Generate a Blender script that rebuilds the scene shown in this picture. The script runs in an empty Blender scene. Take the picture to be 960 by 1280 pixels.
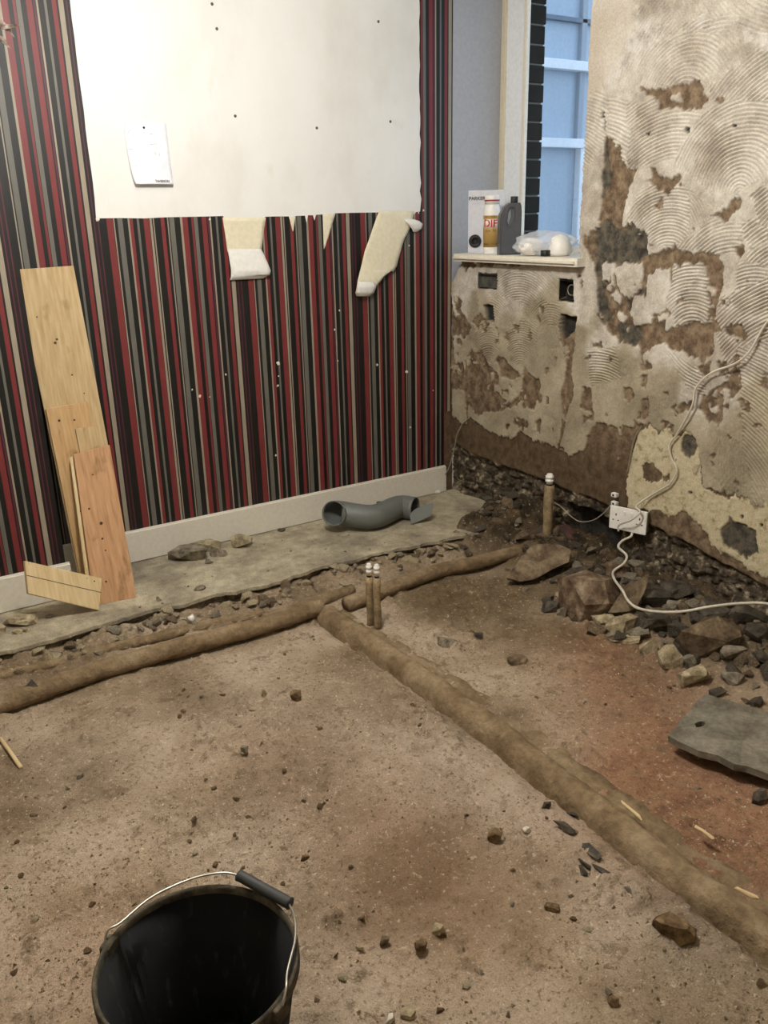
import bpy, bmesh, math, random
import numpy as np
from mathutils import Vector, Matrix, noise as mnoise

SC = bpy.context.scene
COL = SC.collection
random.seed(7)

# ------------------------------------------------------------------ camera
F_PX, YAW, PITCH, ROLL = 1069.52, math.radians(57.405), math.radians(19.172), math.radians(-1.2757)
CAM = Vector((-2.6225, -3.4935, 1.40))
_f = Vector((math.cos(YAW)*math.cos(PITCH), math.sin(YAW)*math.cos(PITCH), -math.sin(PITCH)))
_r = Vector((math.sin(YAW), -math.cos(YAW), 0)); _u = _r.cross(_f)
RIGHT = math.cos(ROLL)*_r + math.sin(ROLL)*_u
UP = -math.sin(ROLL)*_r + math.cos(ROLL)*_u
FWD = _f
cd = bpy.data.cameras.new('camera'); cam = bpy.data.objects.new('camera', cd); COL.objects.link(cam)
cd.sensor_fit = 'VERTICAL'; cd.sensor_height = 24.0; cd.sensor_width = 18.0
cd.lens = 24.0*F_PX/1280.0; cd.clip_start = 0.02
m = Matrix((RIGHT, UP, -FWD)).transposed().to_4x4(); m.translation = CAM
cam.matrix_world = m
SC.camera = cam

# ------------------------------------------------------------------ world, light, exposure
w = bpy.data.worlds.new('sky'); SC.world = w; w.use_nodes = True
bg = w.node_tree.nodes['Background']; bg.inputs[0].default_value = (0.60, 0.78, 1.0, 1); bg.inputs[1].default_value = 1.9
SC.view_settings.view_transform = 'Standard'; SC.view_settings.look = 'None'
SC.view_settings.gamma = 1.0; SC.view_settings.use_curve_mapping = False
SC.view_settings.exposure = 0.0
LAMP = Vector((-1.83, -1.64, 2.24))      # opal globe hanging above the frame
LAMP_POWER = 118.0; LAMP_R = .12; LAMP_COL = (1, .973, .93, 1)

# ------------------------------------------------------------------ pixel rays (photo measured at 960x1280) -> real points on known planes
def ray(px, py): return RIGHT*((px-480)/F_PX) + UP*((640-py)/F_PX) + FWD
def onx(px, py, x): d = ray(px, py); return CAM + d*((x-CAM.x)/d.x)
def ony(px, py, y): d = ray(px, py); return CAM + d*((y-CAM.y)/d.y)
def onz(px, py, z): d = ray(px, py); return CAM + d*((z-CAM.z)/d.z)
def onplane(px, py, p, n): d = ray(px, py); return CAM + d*((p-CAM).dot(n)/d.dot(n))
def pxsize(p): return (p-CAM).dot(FWD)/F_PX      # metres per photo pixel at p

# ------------------------------------------------------------------ numpy noise
def vnoise(x, y, seed=0):
    xi = np.floor(x).astype(np.int64); yi = np.floor(y).astype(np.int64)
    xf = x-xi; yf = y-yi
    xf = xf*xf*(3-2*xf); yf = yf*yf*(3-2*yf)
    def h(a, b):
        n = (a*374761393 + b*668265263 + seed*1442695041) & 0xffffffff
        n = ((n ^ (n >> 13))*1274126177) & 0xffffffff
        return ((n ^ (n >> 16)) & 0xffff)/65535.0
    a = h(xi, yi); b = h(xi+1, yi); c = h(xi, yi+1); d = h(xi+1, yi+1)
    return (a+(b-a)*xf)*(1-yf) + (c+(d-c)*xf)*yf
def fbm(x, y, seed=0, o=4):
    s = 0; a = .5
    for i in range(o):
        s = s + a*(vnoise(x, y, seed+i*17)-.5); x = x*2.03; y = y*2.03; a *= .5
    return s*2
def sstep(a, b, x):
    t = np.clip((x-a)/(b-a), 0, 1); return t*t*(3-2*t)

# ------------------------------------------------------------------ materials
def lin(h):
    h = h.lstrip('#'); v = [int(h[i:i+2], 16)/255 for i in (0, 2, 4)]
    return tuple(c/12.92 if c <= .04045 else ((c+.055)/1.055)**2.4 for c in v)+(1,)
class NT:
    def __init__(s, name):
        s.m = bpy.data.materials.new(name); s.m.use_nodes = True; s.t = s.m.node_tree; s.t.nodes.clear()
        s.out = s.n('ShaderNodeOutputMaterial'); s.b = s.n('ShaderNodeBsdfPrincipled'); s.l(s.b.outputs[0], s.out.inputs[0])
    def n(s, t, **k):
        o = s.t.nodes.new(t)
        for a, v in k.items(): setattr(o, a, v)
        return o
    def l(s, a, b): s.t.links.new(a, b)
    def coord(s, kind='Object', scale=(1, 1, 1)):
        c = s.n('ShaderNodeTexCoord'); mp = s.n('ShaderNodeMapping'); mp.inputs['Scale'].default_value = scale
        s.l(c.outputs[kind], mp.inputs[0]); return mp.outputs[0]
    def noise(s, v, scale, detail=5, rough=.55):
        o = s.n('ShaderNodeTexNoise'); o.inputs['Scale'].default_value = scale; o.inputs['Detail'].default_value = detail
        o.inputs['Roughness'].default_value = rough; s.l(v, o.inputs['Vector']); return o.outputs[0]
    def ramp(s, fac, stops, mode='LINEAR'):
        o = s.n('ShaderNodeValToRGB'); cr = o.color_ramp; cr.interpolation = mode
        while len(cr.elements) < len(stops): cr.elements.new(.5)
        for e, (p, c) in zip(cr.elements, stops): e.position = p; e.color = lin(c) if isinstance(c, str) else c
        s.l(fac, o.inputs[0]); return o.outputs[0]
    def mix(s, fac, a, b, mode='MIX'):
        o = s.n('ShaderNodeMix', data_type='RGBA', blend_type=mode)
        for sock, v in ((o.inputs[0], fac), (o.inputs[6], a), (o.inputs[7], b)):
            if hasattr(v, 'is_linked') or hasattr(v, 'links'): s.l(v, sock)
            elif isinstance(v, str): sock.default_value = lin(v)
            else: sock.default_value = v
        return o.outputs[2]
    def math(s, op, a, b=0.0, clamp=False):
        o = s.n('ShaderNodeMath', operation=op, use_clamp=clamp)
        for i, v in enumerate((a, b)):
            if isinstance(v, (int, float)): o.inputs[i].default_value = v
            else: s.l(v, o.inputs[i])
        return o.outputs[0]
    def attr(s, name): o = s.n('ShaderNodeAttribute', attribute_name=name); return o.outputs['Fac']
    def col(s, v):
        if isinstance(v, str): s.b.inputs['Base Color'].default_value = lin(v)
        else: s.l(v, s.b.inputs['Base Color'])
    def bump(s, h, strength, dist=.002):
        o = s.n('ShaderNodeBump'); o.inputs['Strength'].default_value = strength; o.inputs['Distance'].default_value = dist
        s.l(h, o.inputs['Height']); s.l(o.outputs[0], s.b.inputs['Normal'])
    def rough(s, v, spec=.3):
        s.b.inputs['Roughness'].default_value = v; s.b.inputs['Specular IOR Level'].default_value = spec
def mottled(name, stops, scale=20, rough=.85, bump=.4, dist=.002, spec=.25, fine=None, squash=(1, 1, 1), metal=0):
    t = NT(name); v = t.coord('Object', squash)
    c = t.ramp(t.noise(v, scale, 6, .62), [(.5+(q-.5)*.55, k) for q, k in stops])
    f = t.noise(v, fine or scale*7, 5, .65)
    c = t.mix(.45, c, t.ramp(f, [(.38, '9c9c9c'), (.62, 'd6d6d6')]), 'OVERLAY')
    t.col(c); t.rough(rough, spec); t.bump(f, bump, dist); t.b.inputs['Metallic'].default_value = metal
    return t.m
def plain(name, c, rough=.5, spec=.4, metal=0):
    t = NT(name); v = t.coord()
    f = t.noise(v, 60, 4)
    a = lin(c); d = tuple(x*.90 for x in a[:3])+(1,)
    t.col(t.ramp(f, [(.3, d), (.65, a)])); t.rough(rough, spec); t.bump(f, .08, .001); t.b.inputs['Metallic'].default_value = metal
    return t.m

MT = {}
MT['rock_grey'] = mottled('rubble grey', [(.25, '57503f'), (.5, '83796a'), (.8, 'a59a86')], 18, .8, .8, .004)
MT['rock_pale'] = mottled('rubble pale', [(.25, '7b6e57'), (.5, 'a49678'), (.8, 'cabda2')], 22, .85, .8, .004)
MT['rock_brown'] = mottled('rubble brown', [(.25, '46392b'), (.5, '6c5c48'), (.8, '8d7d65')], 16, .85, .8, .004)
MT['rock_dark'] = mottled('rubble dark slate', [(.25, '2c2720'), (.5, '4a4236'), (.8, '6a604f')], 20, .65, .8, .004, .45)
MT['rock_rust'] = mottled('rubble rusty', [(.2, '3b2a1e'), (.45, '64503d'), (.62, '83705a'), (.85, 'a89a82')], 14, .7, .9, .006, .4)
MT['rock_white'] = mottled('plaster crumb', [(.3, 'b5ac98'), (.7, 'e4dfd2')], 25, .85, .5)
MT['clod'] = mottled('earth clod', [(.3, '54432f'), (.55, '786349'), (.8, '96805f')], 25, .95, .9, .004, .1)
MT['white_paint'] = plain('white paint', 'ded8ca', .55)
MT['sill_paint'] = plain('sill gloss paint', 'e3ddcd', .35)
MT['black_plastic'] = plain('black plastic', '23221f', .5)
MT['white_plastic'] = plain('white plastic', 'eeebe4', .35)
MT['flex'] = plain('white flex', 'cfc8b8', .45)
MT['metal'] = plain('zinc wire', 'b9b4a8', .35, .5, .85)
MT['brown_hole'] = plain('dark hole', '17130f', .9)

# ------------------------------------------------------------------ object helpers
def obj(name, me, mat=None, parent=None, loc=None):
    o = bpy.data.objects.new(name, me); COL.objects.link(o)
    if mat is not None and me is not None:
        if len(me.materials) == 0: me.materials.append(mat)
    if parent is not None: o.parent = parent
    if loc is not None: o.location = loc
    return o
def empty(name, loc=(0, 0, 0), rz=0):
    o = bpy.data.objects.new(name, None); COL.objects.link(o); o.location = loc; o.rotation_euler = (0, 0, rz); o.empty_display_size = .05
    return o
def tag(o, label, cat, group=None, kind=None):
    o['label'] = label; o['category'] = cat
    if group: o['group'] = group
    if kind: o['kind'] = kind
    return o
def struct(o, label=None, cat=None):
    o['kind'] = 'structure'
    if label: o['label'] = label
    if cat: o['category'] = cat
    return o
def mesh(name, verts, faces, smooth=False):
    me = bpy.data.meshes.new(name); me.from_pydata([tuple(v) for v in verts], [], faces); me.update()
    if smooth: me.polygons.foreach_set('use_smooth', [True]*len(me.polygons))
    return me
def bm_mesh(bm, name, smooth=False):
    bmesh.ops.recalc_face_normals(bm, faces=bm.faces)
    me = bpy.data.meshes.new(name); bm.to_mesh(me); bm.free()
    if smooth: me.polygons.foreach_set('use_smooth', [True]*len(me.polygons))
    return me
def add_box(bm, lo, hi, mtx=None):
    lo = Vector(lo); hi = Vector(hi)
    vs = [bm.verts.new((x, y, z)) for x in (lo.x, hi.x) for y in (lo.y, hi.y) for z in (lo.z, hi.z)]
    if mtx is not None:
        for v in vs: v.co = mtx @ v.co
    for f in ((0, 1, 3, 2), (4, 6, 7, 5), (0, 4, 5, 1), (2, 3, 7, 6), (0, 2, 6, 4), (1, 5, 7, 3)): bm.faces.new([vs[i] for i in f])
    return vs
def box(name, lo, hi, mat, parent=None, bev=0, mtx=None, seg=2):
    bm = bmesh.new(); add_box(bm, lo, hi, mtx)
    if bev: bmesh.ops.bevel(bm, geom=bm.edges[:], offset=bev, segments=seg, affect='EDGES', profile=.5)
    return obj(name, bm_mesh(bm, name), mat, parent)
def catmull(pts, n=8):
    pts = [Vector(p) for p in pts]; P = [pts[0]*2-pts[1]]+pts+[pts[-1]*2-pts[-2]]; out = []
    for i in range(1, len(P)-2):
        a, b, c, d = P[i-1], P[i], P[i+1], P[i+2]
        for k in range(n):
            t = k/n
            out.append(.5*((2*b)+(c-a)*t+(2*a-5*b+4*c-d)*t*t+(3*b-a-3*c+d)*t*t*t))
    out.append(pts[-1]); return out
def tube_mesh(name, path, rad, seg=10, cap=True, rn=None, sq=None):
    """path of points; rad float or function(t); rn(i,k) radius factor; returns smooth mesh"""
    verts = []; faces = []; n = len(path); up = None
    for i, p in enumerate(path):
        d = (path[min(i+1, n-1)]-path[max(i-1, 0)]).normalized()
        if up is None: up = d.orthogonal().normalized() if abs(d.z) > .9 else Vector((0, 0, 1))
        s = d.cross(up); s.normalize(); up = s.cross(d).normalized()
        r = rad(i/(n-1)) if callable(rad) else rad
        for k in range(seg):
            a = 2*math.pi*k/seg; q = rn(i, k) if rn else 1
            verts.append(p + (s*math.cos(a)*(sq or 1) + up*math.sin(a))*r*q)
    for i in range(n-1):
        for k in range(seg):
            faces.append((i*seg+k, i*seg+(k+1) % seg, (i+1)*seg+(k+1) % seg, (i+1)*seg+k))
    if cap:
        faces.append(tuple(range(seg))[::-1]); faces.append(tuple((n-1)*seg+k for k in range(seg)))
    return mesh(name, verts, faces, True)
def lathe_mesh(name, prof, seg=32, sx=1, sy=1, cap=False):
    verts = []; faces = []
    for r, z in prof:
        for k in range(seg):
            a = 2*math.pi*k/seg; verts.append((r*math.cos(a)*sx, r*math.sin(a)*sy, z))
    for i in range(len(prof)-1):
        for k in range(seg): faces.append((i*seg+k, i*seg+(k+1) % seg, (i+1)*seg+(k+1) % seg, (i+1)*seg+k))
    if cap:
        faces.append(tuple(range(seg))[::-1]); faces.append(tuple((len(prof)-1)*seg+k for k in range(seg)))
    return mesh(name, verts, faces, True)
def grid_mesh(name, V, mask=None, smooth=True, attrs=None):
    """V: (ny,nx,3) array; mask of faces kept (ny-1,nx-1)"""
    ny, nx = V.shape[:2]
    idx = np.arange(ny*nx).reshape(ny, nx)
    q = np.stack([idx[:-1, :-1], idx[:-1, 1:], idx[1:, 1:], idx[1:, :-1]], -1)
    q = q[mask] if mask is not None else q.reshape(-1, 4)
    used = np.zeros(ny*nx, bool); used[q.ravel()] = True
    remap = np.cumsum(used)-1; co = V.reshape(-1, 3)[used]; q = remap[q]
    me = bpy.data.meshes.new(name)
    me.vertices.add(len(co)); me.vertices.foreach_set('co', co.astype(np.float32).ravel())
    me.loops.add(q.size); me.loops.foreach_set('vertex_index', q.astype(np.int32).ravel())
    me.polygons.add(len(q)); me.polygons.foreach_set('loop_start', np.arange(0, q.size, 4, dtype=np.int32))
    me.update(calc_edges=True)
    if smooth: me.polygons.foreach_set('use_smooth', np.ones(len(q), bool))
    for k, a in (attrs or {}).items():
        at = me.attributes.new(k, 'FLOAT', 'POINT'); at.data.foreach_set('value', a.reshape(-1)[used].astype(np.float32))
    me.validate(); return me
def text_mesh(body, size, name, font_bold=False):
    cu = bpy.data.curves.new(name, 'FONT'); cu.body = body; cu.size = size; cu.align_x = 'CENTER'; cu.align_y = 'CENTER'
    cu.extrude = .0003; cu.offset = size*.018 if font_bold else 0; cu.resolution_u = 3
    o = bpy.data.objects.new(name+'_tmp', cu); COL.objects.link(o)
    bpy.context.view_layer.update(); dg = bpy.context.evaluated_depsgraph_get()
    me = bpy.data.meshes.new_from_object(o.evaluated_get(dg)); bpy.data.objects.remove(o); return me

XW = 0.04          # plane of the plastered right wall
FZ = -0.08         # dug floor level, the concrete slab top being z = 0
CEIL = 2.56

# =================================================================== SETTING
# ---- wallpapered wall
def stripes_material():
    C = dict(d='1d1614', k='151412', r='702c2d', p='4d2430', b='908776', g='63615a')
    seq = [('b',-17,11),('d',11,25),('p',25,33),('d',33,50),('p',50,60),('k',60,105),('r',105,145),('d',145,150),('b',150,158),('k',158,175),('g',175,210),('k',210,240),('b',240,252),('r',252,275),('k',275,300),('g',300,315),('k',315,345),('r',345,380),('d',380,385),('b',385,400),('d',400,405),('b',405,413),('k',413,460),('r',460,485),('k',485,503),('b',503,508),('d',508,515),('g',515,550),('k',550,590),('b',590,605),('r',605,640),('k',640,668),('r',668,680),('d',680,685),('g',685,710),('k',710,742),('r',742,775),('d',775,780),('p',780,790),('d',790,795),('b',795,805),('k',805,840),('g',840,855),('k',855,885),('r',885,910),('d',910,922)]
    t = NT('striped wallpaper'); geo = t.n('ShaderNodeNewGeometry'); sx = t.n('ShaderNodeSeparateXYZ'); t.l(geo.outputs['Position'], sx.inputs[0])
    # pattern runs round the pier return too: x + y
    v = t.math('DIVIDE', t.math('ADD', t.math('ADD', sx.outputs[0], sx.outputs[1]), 1.703+10*.572), .572)
    v = t.math('FRACT', v)
    half = len(seq)//2
    def stops(part): return [(max(0., (a+17)/939), C[c]) for c, a, b in part]
    ra = t.ramp(v, stops(seq[:half]), 'CONSTANT'); rb = t.ramp(v, stops(seq[half:]), 'CONSTANT')
    sw = t.math('GREATER_THAN', v, (seq[half][1]+17)/939)
    c = t.mix(sw, ra, rb)
    nz = t.noise(t.coord('Object', (1, 1, .15)), 90, 4)
    c = t.mix(.2, c, t.ramp(nz, [(.38, '9c9c9c'), (.62, 'd6d6d6')]), 'OVERLAY')
    t.col(c); t.rough(.50, .38); t.bump(t.noise(t.coord(), 400, 2), .12, .0005)
    return t.m
MT['wallpaper'] = stripes_material()
def board_material():
    t = NT('stripped white wall board'); v = t.coord('Object', (1, 1, .6))
    a = t.noise(v, 2.2, 6, .6); b = t.noise(v, 9, 5, .6)
    c = t.ramp(a, [(.3, 'd6d3cc'), (.5, 'e3e2de'), (.75, 'e9e9e7')])
    smudge = t.ramp(b, [(.62, (0, 0, 0, 1)), (.8, (.35, .35, .35, 1))])
    c = t.mix(smudge, c, 'c9bfa9'); t.col(c); t.rough(.7, .25); t.bump(b, .06, .002); return t.m
MT['board'] = board_material()
MT['backing'] = plain('cream wallpaper backing', 'e0d8bd', .8)
MT['backing_white'] = plain('white wallpaper lining', 'e2e0da', .8)

# wall_left: white board behind the paper
wl = struct(box('wall_left', (-2.02, 0, -.25), (XW+.30, .12, CEIL), MT['board']), 'stripped white wall with striped paper left below and at the sides', 'wall')
def J(a): return random.uniform(-a, a)
def wall_pts(pxs): return [(p.x, p.z) for p in (ony(a, b, 0) for a, b in pxs)]
ZB = .135   # top of skirting
left_x = -2.0
edge_left = [(-1.660+J(.0015), z) for z in np.arange(CEIL, 1.43, -.06)]
bottom_px = [(120,273),(150,272.5),(180,273),(210,271.5),(240,271),(279,270),(281,290),(284,313),(305,314),(325,312),(329,290),(331,271),(345,270.5),(361,270.5),(364,282),(366,289),(369,270),(381,269.5),(383,279),(385,269),(391,269),(393,276),(395,268.5),(403,268),(404,296),(404.5,312),(410,298),(419,266.5),(440,266),(473,265.5),(466,288),(460,305),(470,312),(490,312),(497,296),(503,283),(515,276),(516,265.5),(518,268),(520,265),(525,264.5)]
edge_bot = wall_pts(bottom_px)
edge_right = [(-.146+J(.0045), z) for z in np.arange(1.43, CEIL, .035)]
right_low = wall_pts([(564.6,340),(564.4,430),(563.8,518),(560,521),(556.5,519),(556.5,523)])
out = [(left_x, ZB), (left_x, CEIL)] + edge_left + edge_bot + edge_right + [(XW-.002, CEIL), (XW-.002, 1.3)] + right_low + [(-.004, ZB)]
bm = bmesh.new(); vs = [bm.verts.new((x, -.0012, z)) for x, z in out]
es = [bm.edges.new((vs[i], vs[(i+1) % len(vs)])) for i in range(len(vs))]
bmesh.ops.triangle_fill(bm, use_beauty=True, edges=es)
r = bmesh.ops.extrude_face_region(bm, geom=bm.faces[:])
for g in r['geom']:
    if isinstance(g, bmesh.types.BMVert): g.co.y = -.0002
wp = obj('wallpaper', bm_mesh(bm, 'wallpaper'), MT['wallpaper'], wl); wp['label'] = 'red black and grey striped wallpaper'

o = box('corner_plaster', (-.003, -.0040, -.1), (XW+.005, 0, wall_pts([(560,514)])[0][1]), mottled('corner brown plaster', [(.3, '4a3b2b'), (.7, '6b5945')], 12, .95, .5), wl); o['label'] = 'bare brown plaster strip in the corner'
# torn flaps of paper hanging from the edge: rows of (left px, right px, py, distance from the wall)
def flap(name, rows, mat, parent, nx=10, bow=.006, thick=.0012, label=None):
    verts = []; faces = []
    sub = 4; R = []
    for i in range(len(rows)-1):
        for k in range(sub):
            t = k/sub; R.append([a+(b-a)*t for a, b in zip(rows[i], rows[i+1])])
    R.append(list(rows[-1]))
    for j, (xl, xr, py, off, *sl) in enumerate(R):
        s = sl[0] if sl else 0
        for i in range(nx+1):
            t = i/nx; p = ony(xl+(xr-xl)*t, py+s*t, 0)
            y = -off - bow*math.sin(math.pi*t)*(.3+off*20) - .0022*mnoise.noise((p.x*30, p.z*30, 1.3))
            verts.append((p.x, min(y, -.0016), p.z))
    for j in range(len(R)-1):
        for i in range(nx): faces.append((j*(nx+1)+i, j*(nx+1)+i+1, (j+1)*(nx+1)+i+1, (j+1)*(nx+1)+i))
    o = obj(name, mesh(name, verts, faces, True), mat, parent)
    md = o.modifiers.new('thickness', 'SOLIDIFY'); md.thickness = thick; md.offset = 0
    if label: o['label'] = label
    return o
# cream torn paper layer exposed inside the tears
flap('torn_backing', [(278,332,272,.0016),(281,329,292,.0018),(284,326,315,.004)], MT['backing'], wl, bow=.001, label='cream paper layer bared in a tear')
flap('torn_flap', [(284,326,311,.004),(285,331,325,.016),(286,335,338,.026),(286,334,346,.022,-3),(286,328,350,.010,-2)], MT['backing_white'], wl, label='white folded flap of torn paper')
flap('torn_flap', [(473,517,264,.004),(466,513,282,.008),(459,503,300,.013),(453,498,315,.017),(449,493,332,.020),(446,487,341,.024,-4),(443,472,350,.030,-2),(441,463,360,.034),(441,460,366,.024),(444,458,370,.010)], MT['backing'], wl, label='cream strip of torn paper with rolled end')
flap('torn_flap', [(504,516,274,.006),(504,522,276.5,.016),(507,525,280,.022,-2),(512,524,286,.018),(515,520,290,.008)], MT['backing_white'], wl, nx=6, label='small white curl of torn paper')
flap('torn_flap', [(442,462,352,.040),(440,463,358,.050),(440,461,365,.046),(443,457,370,.030)], MT['backing_white'], wl, nx=6, label='crumpled white rolled paper end')
for rows in ([(403.5,419,267,.0016),(404,412,289,.0017),(404.4,405.4,311,.0018)], [(361,369,271,.0016),(365.5,366.5,289,.0018)]):
    flap('torn_backing', rows, MT['backing'], wl, nx=4, bow=.0002)
# fixings in the board
for px, py in ((271,36),(265,5),(294,145),(396,160),(488,152),(473,27)):
    p = ony(px, py, 0); o = obj('screw', lathe_mesh('screw', [(0, .0), (.006, .0), (.006, -.002), (.004, -.005), (.0, -.003)], 10), plain('screw head', '55504a', .5), wl, (p.x, -.001, p.z)); o.rotation_euler = (-math.pi/2, 0, 0); o.scale = (1, 1, -1)
# paper flecks still stuck to the stripes
fleck_me = mesh('fleck', [(-.005, 0, -.004), (.004, 0, -.006), (.006, -.002, .003), (-.001, -.003, .007), (-.006, -.001, .002), (0, -.004, 0)], [(0, 1, 5), (1, 2, 5), (2, 3, 5), (3, 4, 5), (4, 0, 5), (4, 3, 2, 1, 0)])
for px, py, s in ((347.5,454,1.3),(348,470,.6),(347,482,.8),(282,468,.7),(249.5,495,1),(240,487,.6),(262,496,.4),(422,451,.5),(471,456,1),(508,464.5,1.2),(512.5,534,.9),(344.5,569,.7),(418,412,.7),(424,388,.6),(511,307,.7),(529,263,.8),(523,266,.6),(122,274,1.2),(262,274,.7),(541,488,.5)):
    p = ony(px, py, 0); o = obj('paper_fleck', fleck_me, MT['rock_white'], wl, (p.x, -.0016, p.z)); o.scale = (s, .6, s*1.2); o.rotation_euler = (0, random.uniform(0, 6), 0)

# pier (projecting chimney-side piece) at far left
PY = -.205
pier_x = -2.005
wpier = struct(box('wall_pier', (-4.2, PY, -.25), (pier_x, .12, CEIL), MT['board']), 'projecting pier papered in red black grey stripes at far left', 'wall')
bm = bmesh.new(); add_box(bm, (-4.2, PY-.0012, .14), (pier_x+.0012, PY, CEIL)); add_box(bm, (pier_x, PY, .14), (pier_x+.0012, -.0015, CEIL))
obj('wallpaper', bm_mesh(bm, 'wallpaper_pier'), MT['wallpaper'], wpier)
# torn tuft at the very left edge
tp = ony(2, 32, PY)
bm = bmesh.new()
rr = random.Random(3)
for k in range(26):
    a = rr.uniform(0, 6.28); L = rr.uniform(.03, .075); c = Vector((tp.x-.035+rr.uniform(-.03, .02), PY-.006-rr.uniform(0, .02), tp.z+rr.uniform(-.06, .05)))
    d = Vector((math.cos(a), -rr.uniform(.1, .9), math.sin(a)))*L; s = Vector((-d.z, rr.uniform(-.01, .01), d.x)).normalized()*rr.uniform(.006, .016)
    v = [bm.verts.new(c-s), bm.verts.new(c+s), bm.verts.new(c+d*.6+s*.8+Vector((0, -.006, 0))), bm.verts.new(c+d)]; bm.faces.new(v)
o = obj('torn_tuft', bm_mesh(bm, 'torn_tuft'), mottled('torn plaster paper', [(.3, '4a3a34'), (.6, '8d7f76'), (.8, 'b7aca2')], 30, .9, .4), wpier); o['label'] = 'ragged brown tuft of torn paper'
md = o.modifiers.new('thickness', 'SOLIDIFY'); md.thickness = .002

# skirting boards
def skirting(name, x0, x1, yb, label):
    bm = bmesh.new(); add_box(bm, (x0, yb-.018, .004), (x1, yb, .142))
    top = [e for e in bm.edges if all(v.co.z > .14 and v.co.y < yb-.01 for v in e.verts)]
    bmesh.ops.bevel(bm, geom=top, offset=.006, segments=3, affect='EDGES')
    return struct(obj(name, bm_mesh(bm, name), MT['white_paint']), label, 'skirting')
skirting('baseboard_left', pier_x+.002, -.004, 0, 'dusty white skirting board under the striped wallpaper')
skirting('baseboard_pier', -4.2, pier_x+.015, PY, 'short white skirting board along the projecting pier')

# ---- right wall: browned plaster with combed tile adhesive, as real relief
def wp_poly(pxs, x=XW): return np.array([(-p.y, p.z) for p in (onx(a, b, x) for a, b in pxs)])
def inside(poly, U, Z):
    r = np.zeros(U.shape, bool); n = len(poly)
    lo = poly.min(0)-.03; hi = poly.max(0)+.03
    box_ = (U > lo[0]) & (U < hi[0]) & (Z > lo[1]) & (Z < hi[1])
    u = U[box_]; z = Z[box_]; c = np.zeros(u.shape, bool); j = n-1
    for i in range(n):
        xi, yi = poly[i]; xj, yj = poly[j]
        if yi != yj: c ^= ((yi > z) != (yj > z)) & (u < (xj-xi)*(z-yi)/(yj-yi)+xi)
        j = i
    r[box_] = c; return r
ST = .0032
u1 = np.arange(0, 2.62, ST); z1 = np.arange(-.22, CEIL, ST)
U, Z = np.meshgrid(u1, z1)
WU = U + .022*fbm(U*20, Z*12, 3, 4) + .008*fbm(U*90, Z*50, 9, 3)
WZ = Z + .024*fbm(U*24, Z*12, 23, 4) + .012*fbm(U*100, Z*40, 29, 3)
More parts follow.
